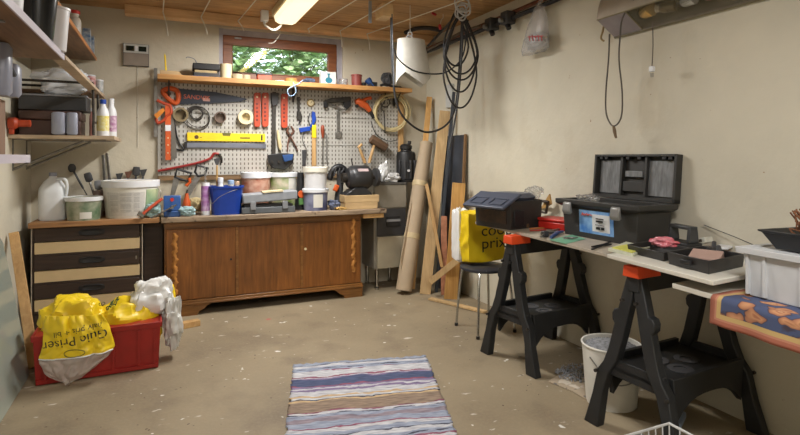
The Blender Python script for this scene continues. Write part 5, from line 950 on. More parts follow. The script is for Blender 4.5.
# big open toolbox
ang = math.radians(1); MBX = Matrix.Translation((2.185, 2.235, TBZ)) @ Matrix.Rotation(ang, 4, 'Z')
t = thing('toolbox', MBX.translation, 'large grey toolbox with open lid on the long board', 'toolbox'); w_, d_, h_ = .272, .25, .18   # half length along y, depth along x
def wallbox(M, x0, x1, y0, y1, z0, z1, th, k=.95):
    m = MB(M); cx_, cy_ = (x0 + x1) / 2, (y0 + y1) / 2
    def rg(s_, z, q=0): return [(cx_ + (x0 + q - cx_) * s_, cy_ + (y0 + q - cy_) * s_, z), (cx_ + (x1 - q - cx_) * s_, cy_ + (y0 + q - cy_) * s_, z), (cx_ + (x1 - q - cx_) * s_, cy_ + (y1 - q - cy_) * s_, z), (cx_ + (x0 + q - cx_) * s_, cy_ + (y1 - q - cy_) * s_, z)]
    return m.loft([rg(k, z0), rg(1, z1), rg(1, z1, th), rg(k, z0 + th, th)])
wallbox(MBX, 0, d_, -w_, w_, 0, h_, .006).build('body', Mtb, t, bev=.006)
m = MB(MBX); m.loft([[(x0, y0, z), (x1, y0, z), (x1, y1, z), (x0, y1, z)] for x0, x1, y0, y1, z in ((-.006, d_ + .006, -w_ - .006, w_ + .006, h_ - .01), (-.03, d_ + .012, -w_ - .03, w_ + .03, h_ + .006), (-.03, d_ + .012, -w_ - .03, w_ + .03, h_ + .032), (.008, d_ - .008, -w_ + .008, w_ - .008, h_ + .032), (.008, d_ - .008, -w_ + .008, w_ - .008, h_ - .01))]); m.build('rim', Mtb, t, bev=.004)
MB(MBX).box2((.02, -w_ + .02, h_ - .02), (d_ - .02, w_ - .02, h_ - .012)).build('inner_tray', mat('grey_tray', (118, 120, 122), .4), t)
for yy in (-.165, .19):
    m = MB(MBX); m.prism([(-.032, yy - .03, h_ + .02), (-.046, yy - .03, h_ + .012), (-.054, yy - .03, h_ - .035), (-.042, yy - .03, h_ - .055), (-.025, yy - .03, h_ - .045), (-.03, yy - .03, h_ - .01)], (0, .06, 0)); m.build('latch', mat('latch_grey', (138, 138, 136), .35, .3), t, 'pale grey latch', bev=.006)
MBL = MBX @ Matrix.Translation((d_ + .012, 0, h_ + .034)) @ Matrix.Rotation(math.radians(5), 4, 'Y'); lw, lh = .285, .26
l = MB(MBL).box2((.028, -lw, 0), (.034, lw, lh)).build('lid', Mtb, t, 'open lid leaning back')
m = MB(MBL)
for a_, b_ in (((-.012, -lw, 0), (.03, -lw + .014, lh)), ((-.012, lw - .014, 0), (.03, lw, lh)), ((-.012, -lw, 0), (.03, lw, .02)), ((-.012, -lw, lh - .012), (.03, lw, lh))): m.box2(a_, b_)
m.build('lid_rim', Mtb, l, bev=.003)
for yy in (-.17, .17): MB(MBL).box2((.020, yy - .09, .03), (.0275, yy + .09, lh - .035)).build('textured_panel', mat('hatched_grey', (122, 124, 126), .35, .1, var=.35, scale=60, stretch=(1, 1, .2)), l, 'lighter hatched inner panel')
for yy in (-.085, .085): MB(MBL).box2((-.002, yy - .008, .02), (.026, yy + .008, lh - .015)).build('divider', Mtb, l, bev=.002)
MB(MBL).box2((.006, -.075, .045), (.024, .075, .105)).build('holder_pocket', Mtb, l, bev=.004); MB(MBL).box2((.004, -.06, .13), (.026, .06, .165)).build('bit_holder', mat('hatched_grey', (122, 124, 126)), l, bev=.003)
for yy in (-.24, -.2, -.04, .04, .2, .24): MB(MBL).box2((-.006, yy - .012, lh - .03), (.02, yy + .012, lh - .008)).build('catch', Mblack, l, bev=.002)
# label
def lab_f(y0, y1, z0, z1, m_, nm, off=.0): f = lambda z: .0075 * (1 - z / h_) - .0015 - off; mm = MB(MBX); mm.prism([(f(z0), y0, z0), (f(z0), y1, z0), (f(z1), y1, z1), (f(z1), y0, z1)], (-.001, 0, 0)); return mm.build(nm, m_, t)
mlab = lab_f(-.115, .135, .03, .158, mat('label_blue', (62, 118, 190), .45, scale=14, col2=(150, 190, 226)), 'label'); 
lab_f(-.09, .035, .045, .14, mat('label_white', (214, 216, 218), .5, var=.04), 'label_panel', .0012)
ML = MBX @ frame_M((-.0035, 0, 0), (0, -1, 0), (-.04, 0, 1)); 
m = MB(ML); m.tube([(-.105, .128, .001), (-.098, .142, .001), (-.092, .128, .001), (-.084, .138, .001), (-.076, .13, .001), (-.066, .141, .001), (-.058, .130, .001), (-.048, .138, .001), (-.03, .131, .001)], .003, 6, smooth=4); m.build('red_script', mat('label_red', (200, 90, 80), .5), t)
m = MB(ML)
for i, (u0, u1, z, hh) in enumerate(((.0, .055, .118, .006), (.0, .05, .104, .01), (-.005, .06, .084, .004), (0, .03, .066, .014), (.036, .06, .066, .014))): m.box(((u0 + u1) / 2, z, .0012), (u1 - u0, hh, .001))
m.build('black_print', Mink, t)
single(crumple(tuple(MBX @ Vector((.12, .2, h_ - .01))), (.1, .14, .07), 81, .35), 'plastic_bag', Mclear, 'clear crumpled plastic bag in the open toolbox tray', 'bag')
# small toolbox
MS = Matrix.Translation((1.945, 2.90, TBZ)) @ Matrix.Rotation(math.radians(12), 4, 'Z'); t = thing('toolbox', MS.translation, 'small dark toolbox with its blue-grey lid tipped open, above the yellow bag', 'toolbox')
wallbox(MS, 0, .30, -.16, .16, 0, .178, .005, .96).build('body', mat('toolbox_dark', (42, 40, 38), .5, var=.15), t, bev=.005)
MB(MS).box2((.03, -.165, .02), (.12, -.150, .12)).build('front_recess', Mblack, t, bev=.003)
MB(MS).box2((-.003, -.12, .035), (.012, .12, .115)).build('front_panel', mat('brown_window', (74, 54, 40), .3, scale=30, col2=(40, 34, 30)), t, 'brownish see-through front')
ML2 = MS @ Matrix.Translation((.06, 0, .205)) @ Matrix.Rotation(math.radians(-26), 4, 'Y'); Mlid = mat('slate_blue_plastic', (74, 80, 96), .4, var=.08)
m = MB(ML2); m.box2((-.17, -.185, 0), (.02, .175, .018)); m.build('lid', Mlid, t, 'slate blue lid', bev=.006)
for yy in (-.09, .08): 
    m = MB(ML2); m.tube([(-.14, yy - .06, .02), (-.07, yy - .06, .02), (-.07, yy + .05, .02), (-.14, yy + .05, .02)], .005, 6, closed=True); m.build('lid_rib', Mlid, t)
m = MB(MS); m.lathe([(.001, 0), (.10, 0), (.11, .02), (.09, .045), (.001, .05)], (.18, -.0, .176), 24, sq=(1.1, 1.4, 3.5)); m.build('upper_tray', Mlid, t)
single(crumple((2.25, 2.86, TBZ + .18), (.12, .12, .09), 82, .35), 'plastic_bag', Mclear, 'clear crumpled plastic bag on top of the small dark toolbox', 'bag')
# red box, hacksaw
x, y = 2.30, 2.68; t = thing('red_box', (x, y, TBZ), 'flat red plastic box on the board between the two toolboxes', 'box'); MB(Matrix.Translation((x, y, TBZ)) @ Matrix.Rotation(.15, 4, 'Z')).box2((-.07, -.11, 0), (.07, .11, .048)).build('body', Mred, t, bev=.008); MB(Matrix.Translation((x, y, TBZ)) @ Matrix.Rotation(.15, 4, 'Z')).box2((-.074, -.114, .049), (.074, .114, .07)).build('lid', Mred, t, bev=.008)
t = thing('hacksaw', at(545, 214, X=2.40), 'dark hacksaw with wooden piece leaning on the right wall behind the red box', 'saw')
MB().tube([at(530, 199, X=2.44), at(548, 202, X=2.44), at(546, 213, X=2.44)], .011, 8).build('frame', mat('brown_black', (58, 44, 36), .5), t); MB().tube([at(531, 210, X=2.44), at(546, 213, X=2.44)], .008, 8).build('blade', Mdsteel, t)
m = MB(); m.prism([at(533, 210, X=2.45), at(541, 208, X=2.45), at(549, 194, X=2.45), at(551, 204, X=2.45), at(545, 208, X=2.45)], (.012, 0, 0)); m.build('wooden_part', mat('block_wood2', (186, 144, 84), .6), t)
# clutter on the long board
def on(px, py, z=TBZ): return at(px, py, Z=z)
p = on(526, 228); single(MB().lathe([(.001, 0), (.018, 0), (.02, .01), (.02, .028), (.012, .032), (.001, .032)], p, 18), 'small_jar', mat('brown_jar', (92, 70, 50), .4), 'small brown round jar in front of the red box', 'jar')
for a, b, c_, lab in (((530, 229.5), (552, 228), (206, 128, 66), 'orange pencil on the board in front of the red box, the longer of two'), ((530, 231.5), (546, 230.5), (190, 60, 50), 'short red pencil on the board beside the orange pencil')): single(MB().cyl(on(*a) + Vector((0, 0, .005)), on(*b) + Vector((0, 0, .005)), .0045, seg=6), 'pencil', mat('pencil%d' % c_[0], c_, .5), lab, 'pencil')
t = thing('pliers', on(548, 236), 'steel pliers with dark jaws on the board left of the green card', 'pliers'); 
for s_ in (0, 3): MB().tube([on(541, 236 + s_) + Vector((0, 0, .012)), on(548, 234 + s_ * .3) + Vector((0, 0, .014)), on(559, 231 + s_) + Vector((0, 0, .012))], [.007, .008, .006], 8).build('handle', Msteel, t)
MB().box(on(545, 237) + Vector((0, 0, .018)), (.035, .03, .035)).build('jaw', Mdark, t, bev=.005)
single(MB().tube([on(551, 239) + Vector((0, 0, .01)), on(557, 235) + Vector((0, 0, .012)), on(563, 233) + Vector((0, 0, .01))], [.009, .011, .006], 10), 'blue_marker', mat('marker_blue', (60, 84, 140), .4), 'short blue marker beside the steel pliers', 'marker')
m = MB(); m.prism([on(549, 240), on(566, 244), on(586, 239), on(572, 235)], (0, 0, .002)); single(m, 'green_card', mat('green_card', (112, 168, 138), .6), 'mint green card lying at the board edge in front of the big toolbox', 'card')
m = MB(); m.torus(on(567, 238, TBZ + .006), .02, .0035); m.torus(on(574, 238, TBZ + .010), .02, .0035, (0, .2, 1)); m.cyl(on(567, 238, TBZ + .008) + Vector((.0, .0, 0)), on(574, 238, TBZ + .008), .006); single(m, 'metal_rings', Msteel, 'pair of joined steel rings lying on the mint green card', 'rings')
t = thing('pliers', on(598, 249), 'thin black pliers lying at the board edge below the big toolbox', 'pliers')
for e in (0, 2.5): MB().tube([on(592, 248 + e) + Vector((0, 0, .006)), on(603, 246 + e * .3) + Vector((0, 0, .008)), on(611, 243 + e) + Vector((0, 0, .006))], .005, 6).build('arm', Mblack, t)
# on the white board
m = MB(); m.prism([on(608, 251, T2), on(633, 257, T2), on(650, 249, T2), on(626, 244, T2)], (0, 0, .012)); t = single(m, 'folder', mat('pale_folder', (196, 198, 176), .6, scale=20), 'pale folder with a yellow strip at the left end of the white board', 'folder')
m = MB(); m.prism([on(612, 248, T2 + .0125), on(632, 253, T2 + .0125), on(645, 249, T2 + .0125), on(627, 245, T2 + .0125)], (0, 0, .004)); m.build('yellow_strip', mat('lime_yellow', (206, 204, 96), .5), t)
def tray_at(A, B, D, hgt, m_, lab, z=T2):
    A, B, D = [on(*q, z) for q in (A, B, D)]; A.z = B.z = D.z = z; E = B + D - A; t = thing('organizer_tray', (A + E) / 2, lab, 'tray'); c = (A + E) / 2; m = MB()
    q = [A, B, E, D]; m.loft([[c + (p - c) * k + Vector((0, 0, zz)) for p in q] for k, zz in ((.95, 0), (1, hgt), (.95, hgt), (.90, .006))]); m.build('body', m_, t, bev=.003); return t, A, B, E, D
Mtr = mat('tray_black', (38, 36, 36), .4, var=.1)
t, A, B, E, D = tray_at((709, 275), (745, 267), (667, 264), .052, Mtr, 'larger black organizer tray at the near end of the white board')
MB().box((A + D) / 2 + Vector((-.008, 0, .028)), (.012, .05, .02)).build('grip', Mblack, t, bev=.003)
MB().loft([[A.lerp(D, .5) + Vector((.02, 0, .006)), B.lerp(E, .5) + Vector((-.02, 0, .006))], [A.lerp(D, .5) + Vector((.02, 0, .045)), B.lerp(E, .5) + Vector((-.02, 0, .045))]], closed=False, cap=False).build('divider', Mtr, t)
c = A.lerp(E, .5)
single(MB(Matrix.Translation(A.lerp(E, .36) + Vector((0, 0, .0085))) @ Matrix.Rotation(.4, 4, 'Z') @ Matrix.Rotation(-.3, 4, 'Y')).box2((-.04, -.055, .012), (.045, .055, .05)), 'screw_box', mat('pink_beige_box', (160, 132, 122), .3), 'pinkish beige small box tilted in the larger organizer tray', 'box', bev=.003)
for q, (u, v, sz, lab) in enumerate(((.62, .3, (.05, .04, .05), 'black blocky part in the larger organizer tray behind the pinkish box'), (.8, .55, (.06, .05, .055), 'black clamp-like part at the back of the larger organizer tray'))):
    p = A.lerp(B, u).lerp(D.lerp(E, u), v); t = thing('tool_part', p, lab, 'part'); MB().box(p + Vector((0, 0, .0085 + sz[2] / 2)), sz, Matrix.Rotation(.5, 4, 'Z')).build('body', Mblack, t, bev=.006); MB().cyl(p + Vector((.0, .0, sz[2])), p + Vector((.03, .02, sz[2] + .025)), .009).build('stem', Mdark, t)
t, A2, B2, E2, D2 = tray_at((664, 262), (690, 256), (627, 252.5), .038, Mtr, 'smaller black organizer tray between the pale folder and the larger tray')
single(crumple(tuple(A2.lerp(E2, .45) + Vector((.02, -.01, .035))), (.09, .12, .045), 84, .3), 'parts_bag', mat('pink_red_bag', (200, 60, 78), .25, scale=14, col2=(214, 150, 160)), 'clear bag of pinkish red parts on the smaller organizer tray', 'bag')
# black caddy with handle
p = on(681, 250, T2) + Vector((.05, .03, 0)); MCd = Matrix.Translation(p) @ Matrix.Rotation(math.radians(-10), 4, 'Z'); t = thing('tool_caddy', p, 'black plastic holder with arched grip behind the organizer trays', 'caddy')
MB(MCd).box2((-.045, -.075, 0), (.045, .075, .035)).build('base', Mblack, t, bev=.005)
m = MB(MCd)
for yy in (-.07, .052): m.prism([(-.03, yy, .036), (.03, yy, .036), (.022, yy, .105), (-.022, yy, .105)], (0, .018, 0))
m.box2((-.022, -.07, .095), (.022, .07, .112)); m.build('arched_grip', mat('caddy_grey', (54, 56, 58), .4), t, bev=.004)
p = on(704, 248, T2) + Vector((.04, .04, 0)); t = thing('charger', p, 'small white device tilted near the wall behind the larger organizer tray', 'device'); MB(Matrix.Translation(p + Vector((0, 0, .01))) @ Matrix.Rotation(-.35, 4, 'X')).box2((-.03, -.045, 0), (.03, .045, .028)).build('body', mat('ivory', (198, 196, 184), .5), t, bev=.005); MB(Matrix.Translation(p + Vector((0, 0, .01))) @ Matrix.Rotation(-.35, 4, 'X')).box2((-.031, -.028, .008), (-.0295, .02, .022)).build('screen', mat('screen_brown', (70, 60, 50), .3), t)
m = MB(); m.prism([on(712, 249, T2), on(728, 250, T2), on(738, 246, T2), on(722, 245, T2)], (0, 0, .010)); single(m, 'phone', Mwhite, 'flat white handset lying behind the larger organizer tray', 'handset', bev=.003)
single(MB().tube([at(704, 225, X=2.495), at(735, 237, X=2.47), at(756, 246, X=2.43)], .0022, 6), 'thin_rod', Mdark, 'thin dark rod leaning against the right wall behind the white crate', 'rod')
# ================================================================ floor things at right
bxy = (2.09, 2.04); t = tub('bucket', (bxy[0], bxy[1], 0), .142, .30, mat('bucket_ivory', (220, 218, 210), .5, var=.06), 'off-white bucket filled with grey gravel on the floor', 'bucket', taper=.86)
MB().torus((bxy[0], bxy[1], .297), .143, .006).build('rim_ring', mat('bucket_ivory', (206, 202, 188)), t); MB().tube([(bxy[0] - .143, bxy[1] - .0, .25), (bxy[0] - .12, bxy[1] - .12, .16), (bxy[0] - .02, bxy[1] - .165, .17), (bxy[0] + .10, bxy[1] - .11, .235)], .003, 6, smooth=5).build('handle', Msteel, t)
def gravel(name, c, r, n, size, lab, seed, base=None, sx=1, sy=1):
    rnd = random.Random(seed); m = MB()
    if base: m.lathe([(.001, 0), (r, 0), (r * .97, base), (r * .5, base + .02), (.001, base + .03)], c, 24)
    for i in range(n):
        a = rnd.random() * 6.28; q = rnd.random() ** .5 * r * .93; p = Vector(c) + Vector((q * math.cos(a) * sx, q * math.sin(a) * sy, (base or 0) + (.025 * (1 - q / r) if base else rnd.random() * .012))); s_ = size * rnd.uniform(.6, 1.3)
        bmesh.ops.create_icosphere(m.bm, subdivisions=1, radius=s_, matrix=Matrix.Translation(p) @ Matrix.Rotation(rnd.random() * 3, 4, Vector((rnd.random(), rnd.random(), rnd.random() + .1))) @ Matrix.Diagonal((1, rnd.uniform(.6, 1), rnd.uniform(.5, .9), 1)))
    return single(m, name, mat('gravel_grey', (140, 142, 146), .9, var=.4, scale=60), lab, 'gravel', kind='stuff', smooth=False, clean=False)
gravel('gravel', (bxy[0], bxy[1], .222), .131, 620, .007, 'grey gravel filling the off-white bucket', 1, .06)
gravel('gravel', (2.19, 2.36, .008), .17, 420, .006, 'grey gravel heap spilled on the paper sheet beside the bucket', 2, None, 1, .75)
m = MB(); pts = [at(548, 382, Z=.002), at(556, 377, Z=.002), at(585, 362, Z=.002), at(610, 352, Z=.002), at(640, 362, Z=.002), at(640, 385, Z=.002), at(596, 405, Z=.002), at(588, 401, Z=.002), at(571, 391, Z=.002)]
m.prism(pts, (0, 0, .004)); single(m, 'paper_sheet', mat('old_cardboard', (170, 154, 132), .8, spots=[((206, 196, 180), .45, 9), ((110, 104, 98), .42, 14)]), 'torn flat cardboard sheet on the floor under the gravel bucket', 'cardboard')
# wire basket
t = thing('wire_basket', (1.69, 1.29, 0), 'white wire basket on the floor at the bottom photo edge', 'basket'); X0, X1, Y0_, Y1_, Hb = 1.555, 1.82, 1.10, 1.48, .20; Mw = mat('white_wire', (198, 198, 196), .4)
m = MB(); m.tube([(X0, Y0_, Hb), (X1, Y0_, Hb), (X1, Y1_, Hb), (X0, Y1_, Hb)], .0055, 8, closed=True); m.build('rim', Mw, t)
m = MB()
for i in range(8):
    x = X0 + (X1 - X0) * i / 7; m.tube([(x, Y0_, Hb), (x + (1.69 - x) * .15, Y0_ + .02, .006), (x + (1.69 - x) * .15, Y1_ - .02, .006), (x, Y1_, Hb)], .0028, 6)
for i in range(9):
    y = Y0_ + (Y1_ - Y0_) * i / 8; m.tube([(X0, y, Hb), (X0 + .02, y + (1.29 - y) * .1, .006), (X1 - .02, y + (1.29 - y) * .1, .006), (X1, y, Hb)], .0028, 6)
m.build('wire_grid', Mw, t)
single(crumple((1.80, 1.63, 0), (.22, .13, .07), 90, .35), 'rag', mat('grey_rag', (104, 104, 104), .9, scale=30), 'crumpled grey rag on the floor under the nearer sawhorse', 'rag')
m = MB(); m.box((2.2, 1.75, .02), (.14, .06, .03), Matrix.Rotation(.5, 4, 'Z')); single(m, 'packet', mat('pale_blue_pack', (150, 166, 190), .4), 'small pale blue packet on the floor right of the gravel bucket', 'packet', bev=.004)
single(crumple((1.70, 1.36, .012), (.18, .2, .15), 91, .3), 'paper_bag', mat('brown_grey_bag', (128, 116, 100), .7), 'crumpled greyish brown bag inside the wire basket', 'bag')
# ================================================================ rug
def rug():
    A, B = at(294, 366.5, Z=0), at(426, 357, Z=0); D = at(286, 435, Z=0); dl = (D - A); dl = dl.normalized(); ln = 1.9; wv_ = (B - A)
    D2_ = at(456, 435, Z=0); dr = (D2_ - B).normalized(); bm = bmesh.new(); uvl = bm.loops.layers.uv.new(); nx, ny = 44, 150; G = []; rnd = random.Random(9); fl = [rnd.uniform(-.012, .012) for _ in range(nx + 1)]; fe = [(rnd.uniform(-.008, .008), rnd.uniform(-.008, .008)) for _ in range(ny + 1)]
    for j in range(ny + 1):
        row = []
        for i in range(nx + 1):
            u, v = i / nx, j / ny * ln; l = A + dl * v; r = B + dr * v; p = l.lerp(r, u)
            if i in (0, nx): p += (r - l).normalized() * fe[j][0 if i == 0 else 1]
            if j == 0: p += dl * fl[i]
            p.z = .006 + .006 * (noise.noise(Vector((u * 3, v * 4, 2))) + .3) + .0025 * math.sin(v * 260); p.z = max(p.z, .002)
            row.append((bm.verts.new(p), u * .8, v))
        G.append(row)
    for j in range(ny):
        for i in range(nx):
            q = [G[j][i], G[j][i + 1], G[j + 1][i + 1], G[j + 1][i]]; f = bm.faces.new([a[0] for a in q]); f.smooth = True
            for lp, a in zip(f.loops, q): lp[uvl].uv = (a[1], a[2])
    me = bpy.data.meshes.new('rag_rug'); bm.to_mesh(me); bm.free(); o = bpy.data.objects.new('rag_rug', me); C.objects.link(o); sm = o.modifiers.new('thick', 'SOLIDIFY'); sm.thickness = .005; sm.offset = -.9
    m = bpy.data.materials.new('striped_rag_weave'); m.use_nodes = True; nt = m.node_tree; N = nt.nodes; L = nt.links; b = N['Principled BSDF']; b.inputs['Roughness'].default_value = .95
    tc = N.new('ShaderNodeTexCoord'); sp = N.new('ShaderNodeSeparateXYZ'); L.new(tc.outputs['UV'], sp.inputs[0])
    mp = N.new('ShaderNodeMapping'); mp.inputs['Scale'].default_value = (5, 5, 1); L.new(tc.outputs['UV'], mp.inputs[0]); n = N.new('ShaderNodeTexNoise'); n.inputs['Scale'].default_value = 1.2; n.inputs['Detail'].default_value = 4; L.new(mp.outputs[0], n.inputs[0])
    def mth(op, a, bb):
        k = N.new('ShaderNodeMath'); k.operation = op
        for i, v in enumerate((a, bb)):
            if isinstance(v, (int, float)): k.inputs[i].default_value = v
            else: L.new(v, k.inputs[i])
        return k.outputs[0]
    v = mth('ADD', sp.outputs[1], mth('MULTIPLY', mth('SUBTRACT', n.outputs[0], .5), .09))
    Wt, Lb, Db, Mg, Tn, Or, Pu, Bk, Mv = (200, 200, 204), (156, 164, 182), (80, 90, 122), (146, 84, 104), (150, 130, 112), (202, 174, 134), (134, 118, 152), (72, 74, 90), (150, 138, 148)
    seq = [(Lb, .03), (Bk, .008), (Wt, .03), (Lb, .02), (Bk, .008), (Lb, .025), (Mg, .008), (Wt, .075), (Mg, .012), (Wt, .01), (Pu, .012), (Db, .085), (Mg, .01), (Pu, .02), (Wt, .02), (Pu, .02), (Wt, .06), (Or, .018), (Wt, .02), (Bk, .01), (Or, .015), (Tn, .105), (Mg, .008), (Wt, .02), (Bk, .008), (Lb, .03), (Mv, .04), (Lb, .05), (Mg, .01), (Wt, .03)]
    tot = sum(s_[1] for s_ in seq); vm = mth('FRACT', mth('DIVIDE', mth('ADD', v, .004), tot), 0)
    r = N.new('ShaderNodeValToRGB'); r.color_ramp.interpolation = 'CONSTANT'; L.new(vm, r.inputs[0]); e = r.color_ramp.elements; acc = 0; e[0].color = rgb(seq[0][0]); e.remove(e[1])
    for k, (c, w_) in enumerate(seq):
        if k: q = e.new(acc / tot); q.color = rgb(c)
        acc += w_
    mp2 = N.new('ShaderNodeMapping'); mp2.inputs['Scale'].default_value = (14, 130, 1); L.new(tc.outputs['UV'], mp2.inputs[0]); n2 = N.new('ShaderNodeTexNoise'); n2.inputs['Scale'].default_value = 1; n2.inputs['Detail'].default_value = 3; L.new(mp2.outputs[0], n2.inputs[0])
    r2 = N.new('ShaderNodeValToRGB'); L.new(n2.outputs[0], r2.inputs[0]); r2.color_ramp.elements[0].position = .3; r2.color_ramp.elements[1].position = .62; r2.color_ramp.elements[0].color = (.42, .42, .48, 1); r2.color_ramp.elements[1].color = (1.08, 1.08, 1.06, 1)
    mx = N.new('ShaderNodeMixRGB'); mx.blend_type = 'MULTIPLY'; mx.inputs[0].default_value = .85; L.new(r.outputs[0], mx.inputs[1]); L.new(r2.outputs[0], mx.inputs[2]); L.new(mx.outputs[0], b.inputs['Base Color'])
    me.materials.append(m); tag(o, 'striped rag rug in blue, white and brown on the concrete floor', 'rug')
rug()
# ================================================================ ceiling and hanging things
t = thing('ceiling_lamp', (.93, 3.83, ZC), 'fluorescent ceiling lamp with a glowing white cover', 'lamp')
MB().box2((.82, 3.19, 2.415), (1.04, 4.46, ZC)).build('housing', mat('lamp_housing', (206, 190, 150), .5), t, bev=.006)
Mglow = mat('glowing_cover', (255, 238, 200), .4, emit=1.2, var=0)
m = MB(); m.loft([[(.835 + a, y, z) for a, z in ((0, 2.415), (.01, 2.375), (.04, 2.358), (.15, 2.358), (.18, 2.375), (.19, 2.415))] for y in (3.2, 4.44)]); m.build('light_cover', Mglow, t)
t = thing('ceiling_lamp', (.75, .3, ZC), 'second fluorescent ceiling lamp behind the viewer', 'lamp'); MB().box2((.64, -.5, 2.42), (.86, .75, ZC)).build('housing', mat('lamp_housing', (206, 190, 150)), t, bev=.006); MB().box2((.66, -.48, 2.395), (.84, .73, 2.42)).build('light_cover', Mglow, t)
p = at(264.5, 10, Y=4.52); t = thing('junction_box', (p.x, p.y, ZC - .05), 'small white ceiling junction box left of the fluorescent lamp', 'junction box'); MB().box2((p.x - .03, p.y - .03, 2.385), (p.x + .03, p.y + .03, ZC - .001)).build('body', Mwhite, t, bev=.004)
MB().cyl((p.x, p.y, 2.385), (p.x, p.y, 2.365), .012).build('gland', Mwhite, t)
single(MB().tube([(p.x, p.y, 2.365), at(266, 26, Y=4.50), at(274, 30, Y=4.48), at(281, 25, Y=4.46), Vector((.90, 4.47, 2.40))], .009, 8, smooth=6), 'lamp_cable', Mcord, 'white cable looping from the junction box to the fluorescent lamp', 'cable')
lines = (((163, 12), (168, 36), (164, 0)), ((201, 17), (207.5, 34.5), (210, 0)), ((238, 21), (244, 31), (256, 0)), ((308, 29), (309, 33), (356, 0)), ((340, 31), (342, 47), (394, 0)), ((367, 34), (370, 50), (438, 9)))
names = ('leftmost white clothesline with a long loose end on the ceiling beam', 'second white clothesline from the left, its loose end hanging from the beam', 'third white clothesline from the left, near the ceiling junction box', 'white clothesline ending above the right half of the window', 'white clothesline ending at the right edge of the window', 'rightmost white clothesline, running towards the hanging cable coils')
for (h, e, up), lab in zip(lines, names):
    a = at(*h, Y=4.752); b = at(*e, Y=4.755); c = at(*up, Z=2.425); t = thing('clothesline', a, lab, 'clothesline', 'white clotheslines under the ceiling')
    MB().tube([b, b.lerp(a, .5) + Vector((.006, -.003, 0)), a], .005, 6, smooth=3).build('loose_end', Mcord, t); far = a + (c - a) * 1.6; far.z = min(far.z, 2.44); MB().tube([a, c, far], .0045, 6).build('line', Mcord, t); MB().torus(a, .007, .002, (1, 0, 0), 12, 6).build('hook', Msteel, t)
p = at(272, 43, Y=4.74); q = at(279, 29, Y=4.752); single(MB().tube([q, q + Vector((.01, 0, -.04)), p + Vector((.03, 0, .02)), p, p + Vector((-.03, 0, -.005))], .0035, 6, smooth=4), 'loose_string', Mcord, 'white string end curling down in front of the window top', 'string')
a, b = at(370, -3, Y=3.9), at(370, 23, Y=3.9); single(MB().box2((a.x - .013, 3.895, b.z), (a.x + .013, 3.90, ZC - .001)), 'metal_strap', mat('strap', (156, 166, 180), .4, .6), 'narrow blue-grey perforated strap hanging from the ceiling', 'strap')
p = at(386, 12, Y=3.95); t = tag(MB().box2((p.x - .05, 3.90, 2.37), (p.x + .045, 4.06, ZC - .001)).build('wood_block', wood('light_block', (214, 180, 130), (236, 206, 160), 0), bev=.004), 'small pine block fixed to the ceiling near the hanging white tub', 'wood block')
# hanging dark cable from the block
def cab(pts, Y, r, label, name='cable', m=None, group=None, sm_=6, cat='cable'):
    P_ = [at(q[0], q[1], Y=Y + (q[2] if len(q) > 2 else 0)) for q in pts]; return single(MB().tube(P_, r, 8, smooth=sm_), name, m or Mbcord, label, cat, group)
cab([(391, 12), (391.5, 40), (392.5, 70), (396, 100), (405, 119), (425, 132), (445, 126), (455, 108), (459, 70), (462, 20)], 3.93, .009, 'thick black cable drooping in a wide loop below the hanging white tub')
cab([(393.5, 48), (399, 60), (415, 71), (436, 74), (450, 70), (463, 55, -.1), (468, 20, -.1)], 3.78, .006, 'thin dark cable crossing in front of the hanging white tub')
cab([(392, 14), (393, 50), (394, 85)], 3.90, .005, 'blue-grey thin cable hanging straight beside the white tub', m=mat('slate_cable', (96, 102, 112), .4))
# white tub (torn) upside shape
Yb = 3.88; c = at(411, 40, Y=Yb); k = mpp(411, Yb); t = thing('hanging_container', c, 'white plastic container with a torn pointed bottom hanging from the ceiling', 'container')
m = MB(); rings = []; n = 40; r0, r1 = 14.5 * k, 18.5 * k; zt, zb_ = c.z, c.z - 46 * k
top = [Vector((c.x + r0 * math.cos(2 * PI * i / n), Yb + r0 * .7 * math.sin(2 * PI * i / n), zt)) for i in range(n)]
tor = lambda a: (.10 * abs(math.sin(a * 1.5 + .5)) ** .8) - .03
bot = [Vector((c.x + .02 + r1 * math.cos(2 * PI * i / n), Yb + r1 * .7 * math.sin(2 * PI * i / n), zb_ + .10 * abs(((3 * i / n + .12) % 1) * 2 - 1))) for i in range(n)]
mid = [a.lerp(b, .1) for a, b in zip(top, bot)]; inn = [Vector((c.x + (b.x - c.x) * .985, Yb + (b.y - Yb) * .985, b.z)) for b in bot]; tin = [Vector((c.x + (b.x - c.x) * .97, Yb + (b.y - Yb) * .97, b.z - .004)) for b in top]
m.loft([tin, inn, bot, mid, top]); m.build('shell', mat('chalky_white', (212, 210, 202), .6, var=.06), t)
m = MB(); m.tube([c + Vector((-.04, 0, .0)), c + Vector((-.03, 0, .03)), c + Vector((-.0, 0, .035)), c + Vector((.02, 0, .0))], .006, 6, smooth=4); m.torus(c + Vector((-.008, 0, .045)), .018, .005, (0, 1, 0)); m.build('hook_loop', Mwhite, t)
single(MB().cyl(c + Vector((-.008, 0, .055)), (c.x - .008, Yb, ZC - .001), .003), 'hanging_string', Mcord, 'thin string holding the torn white container', 'string')
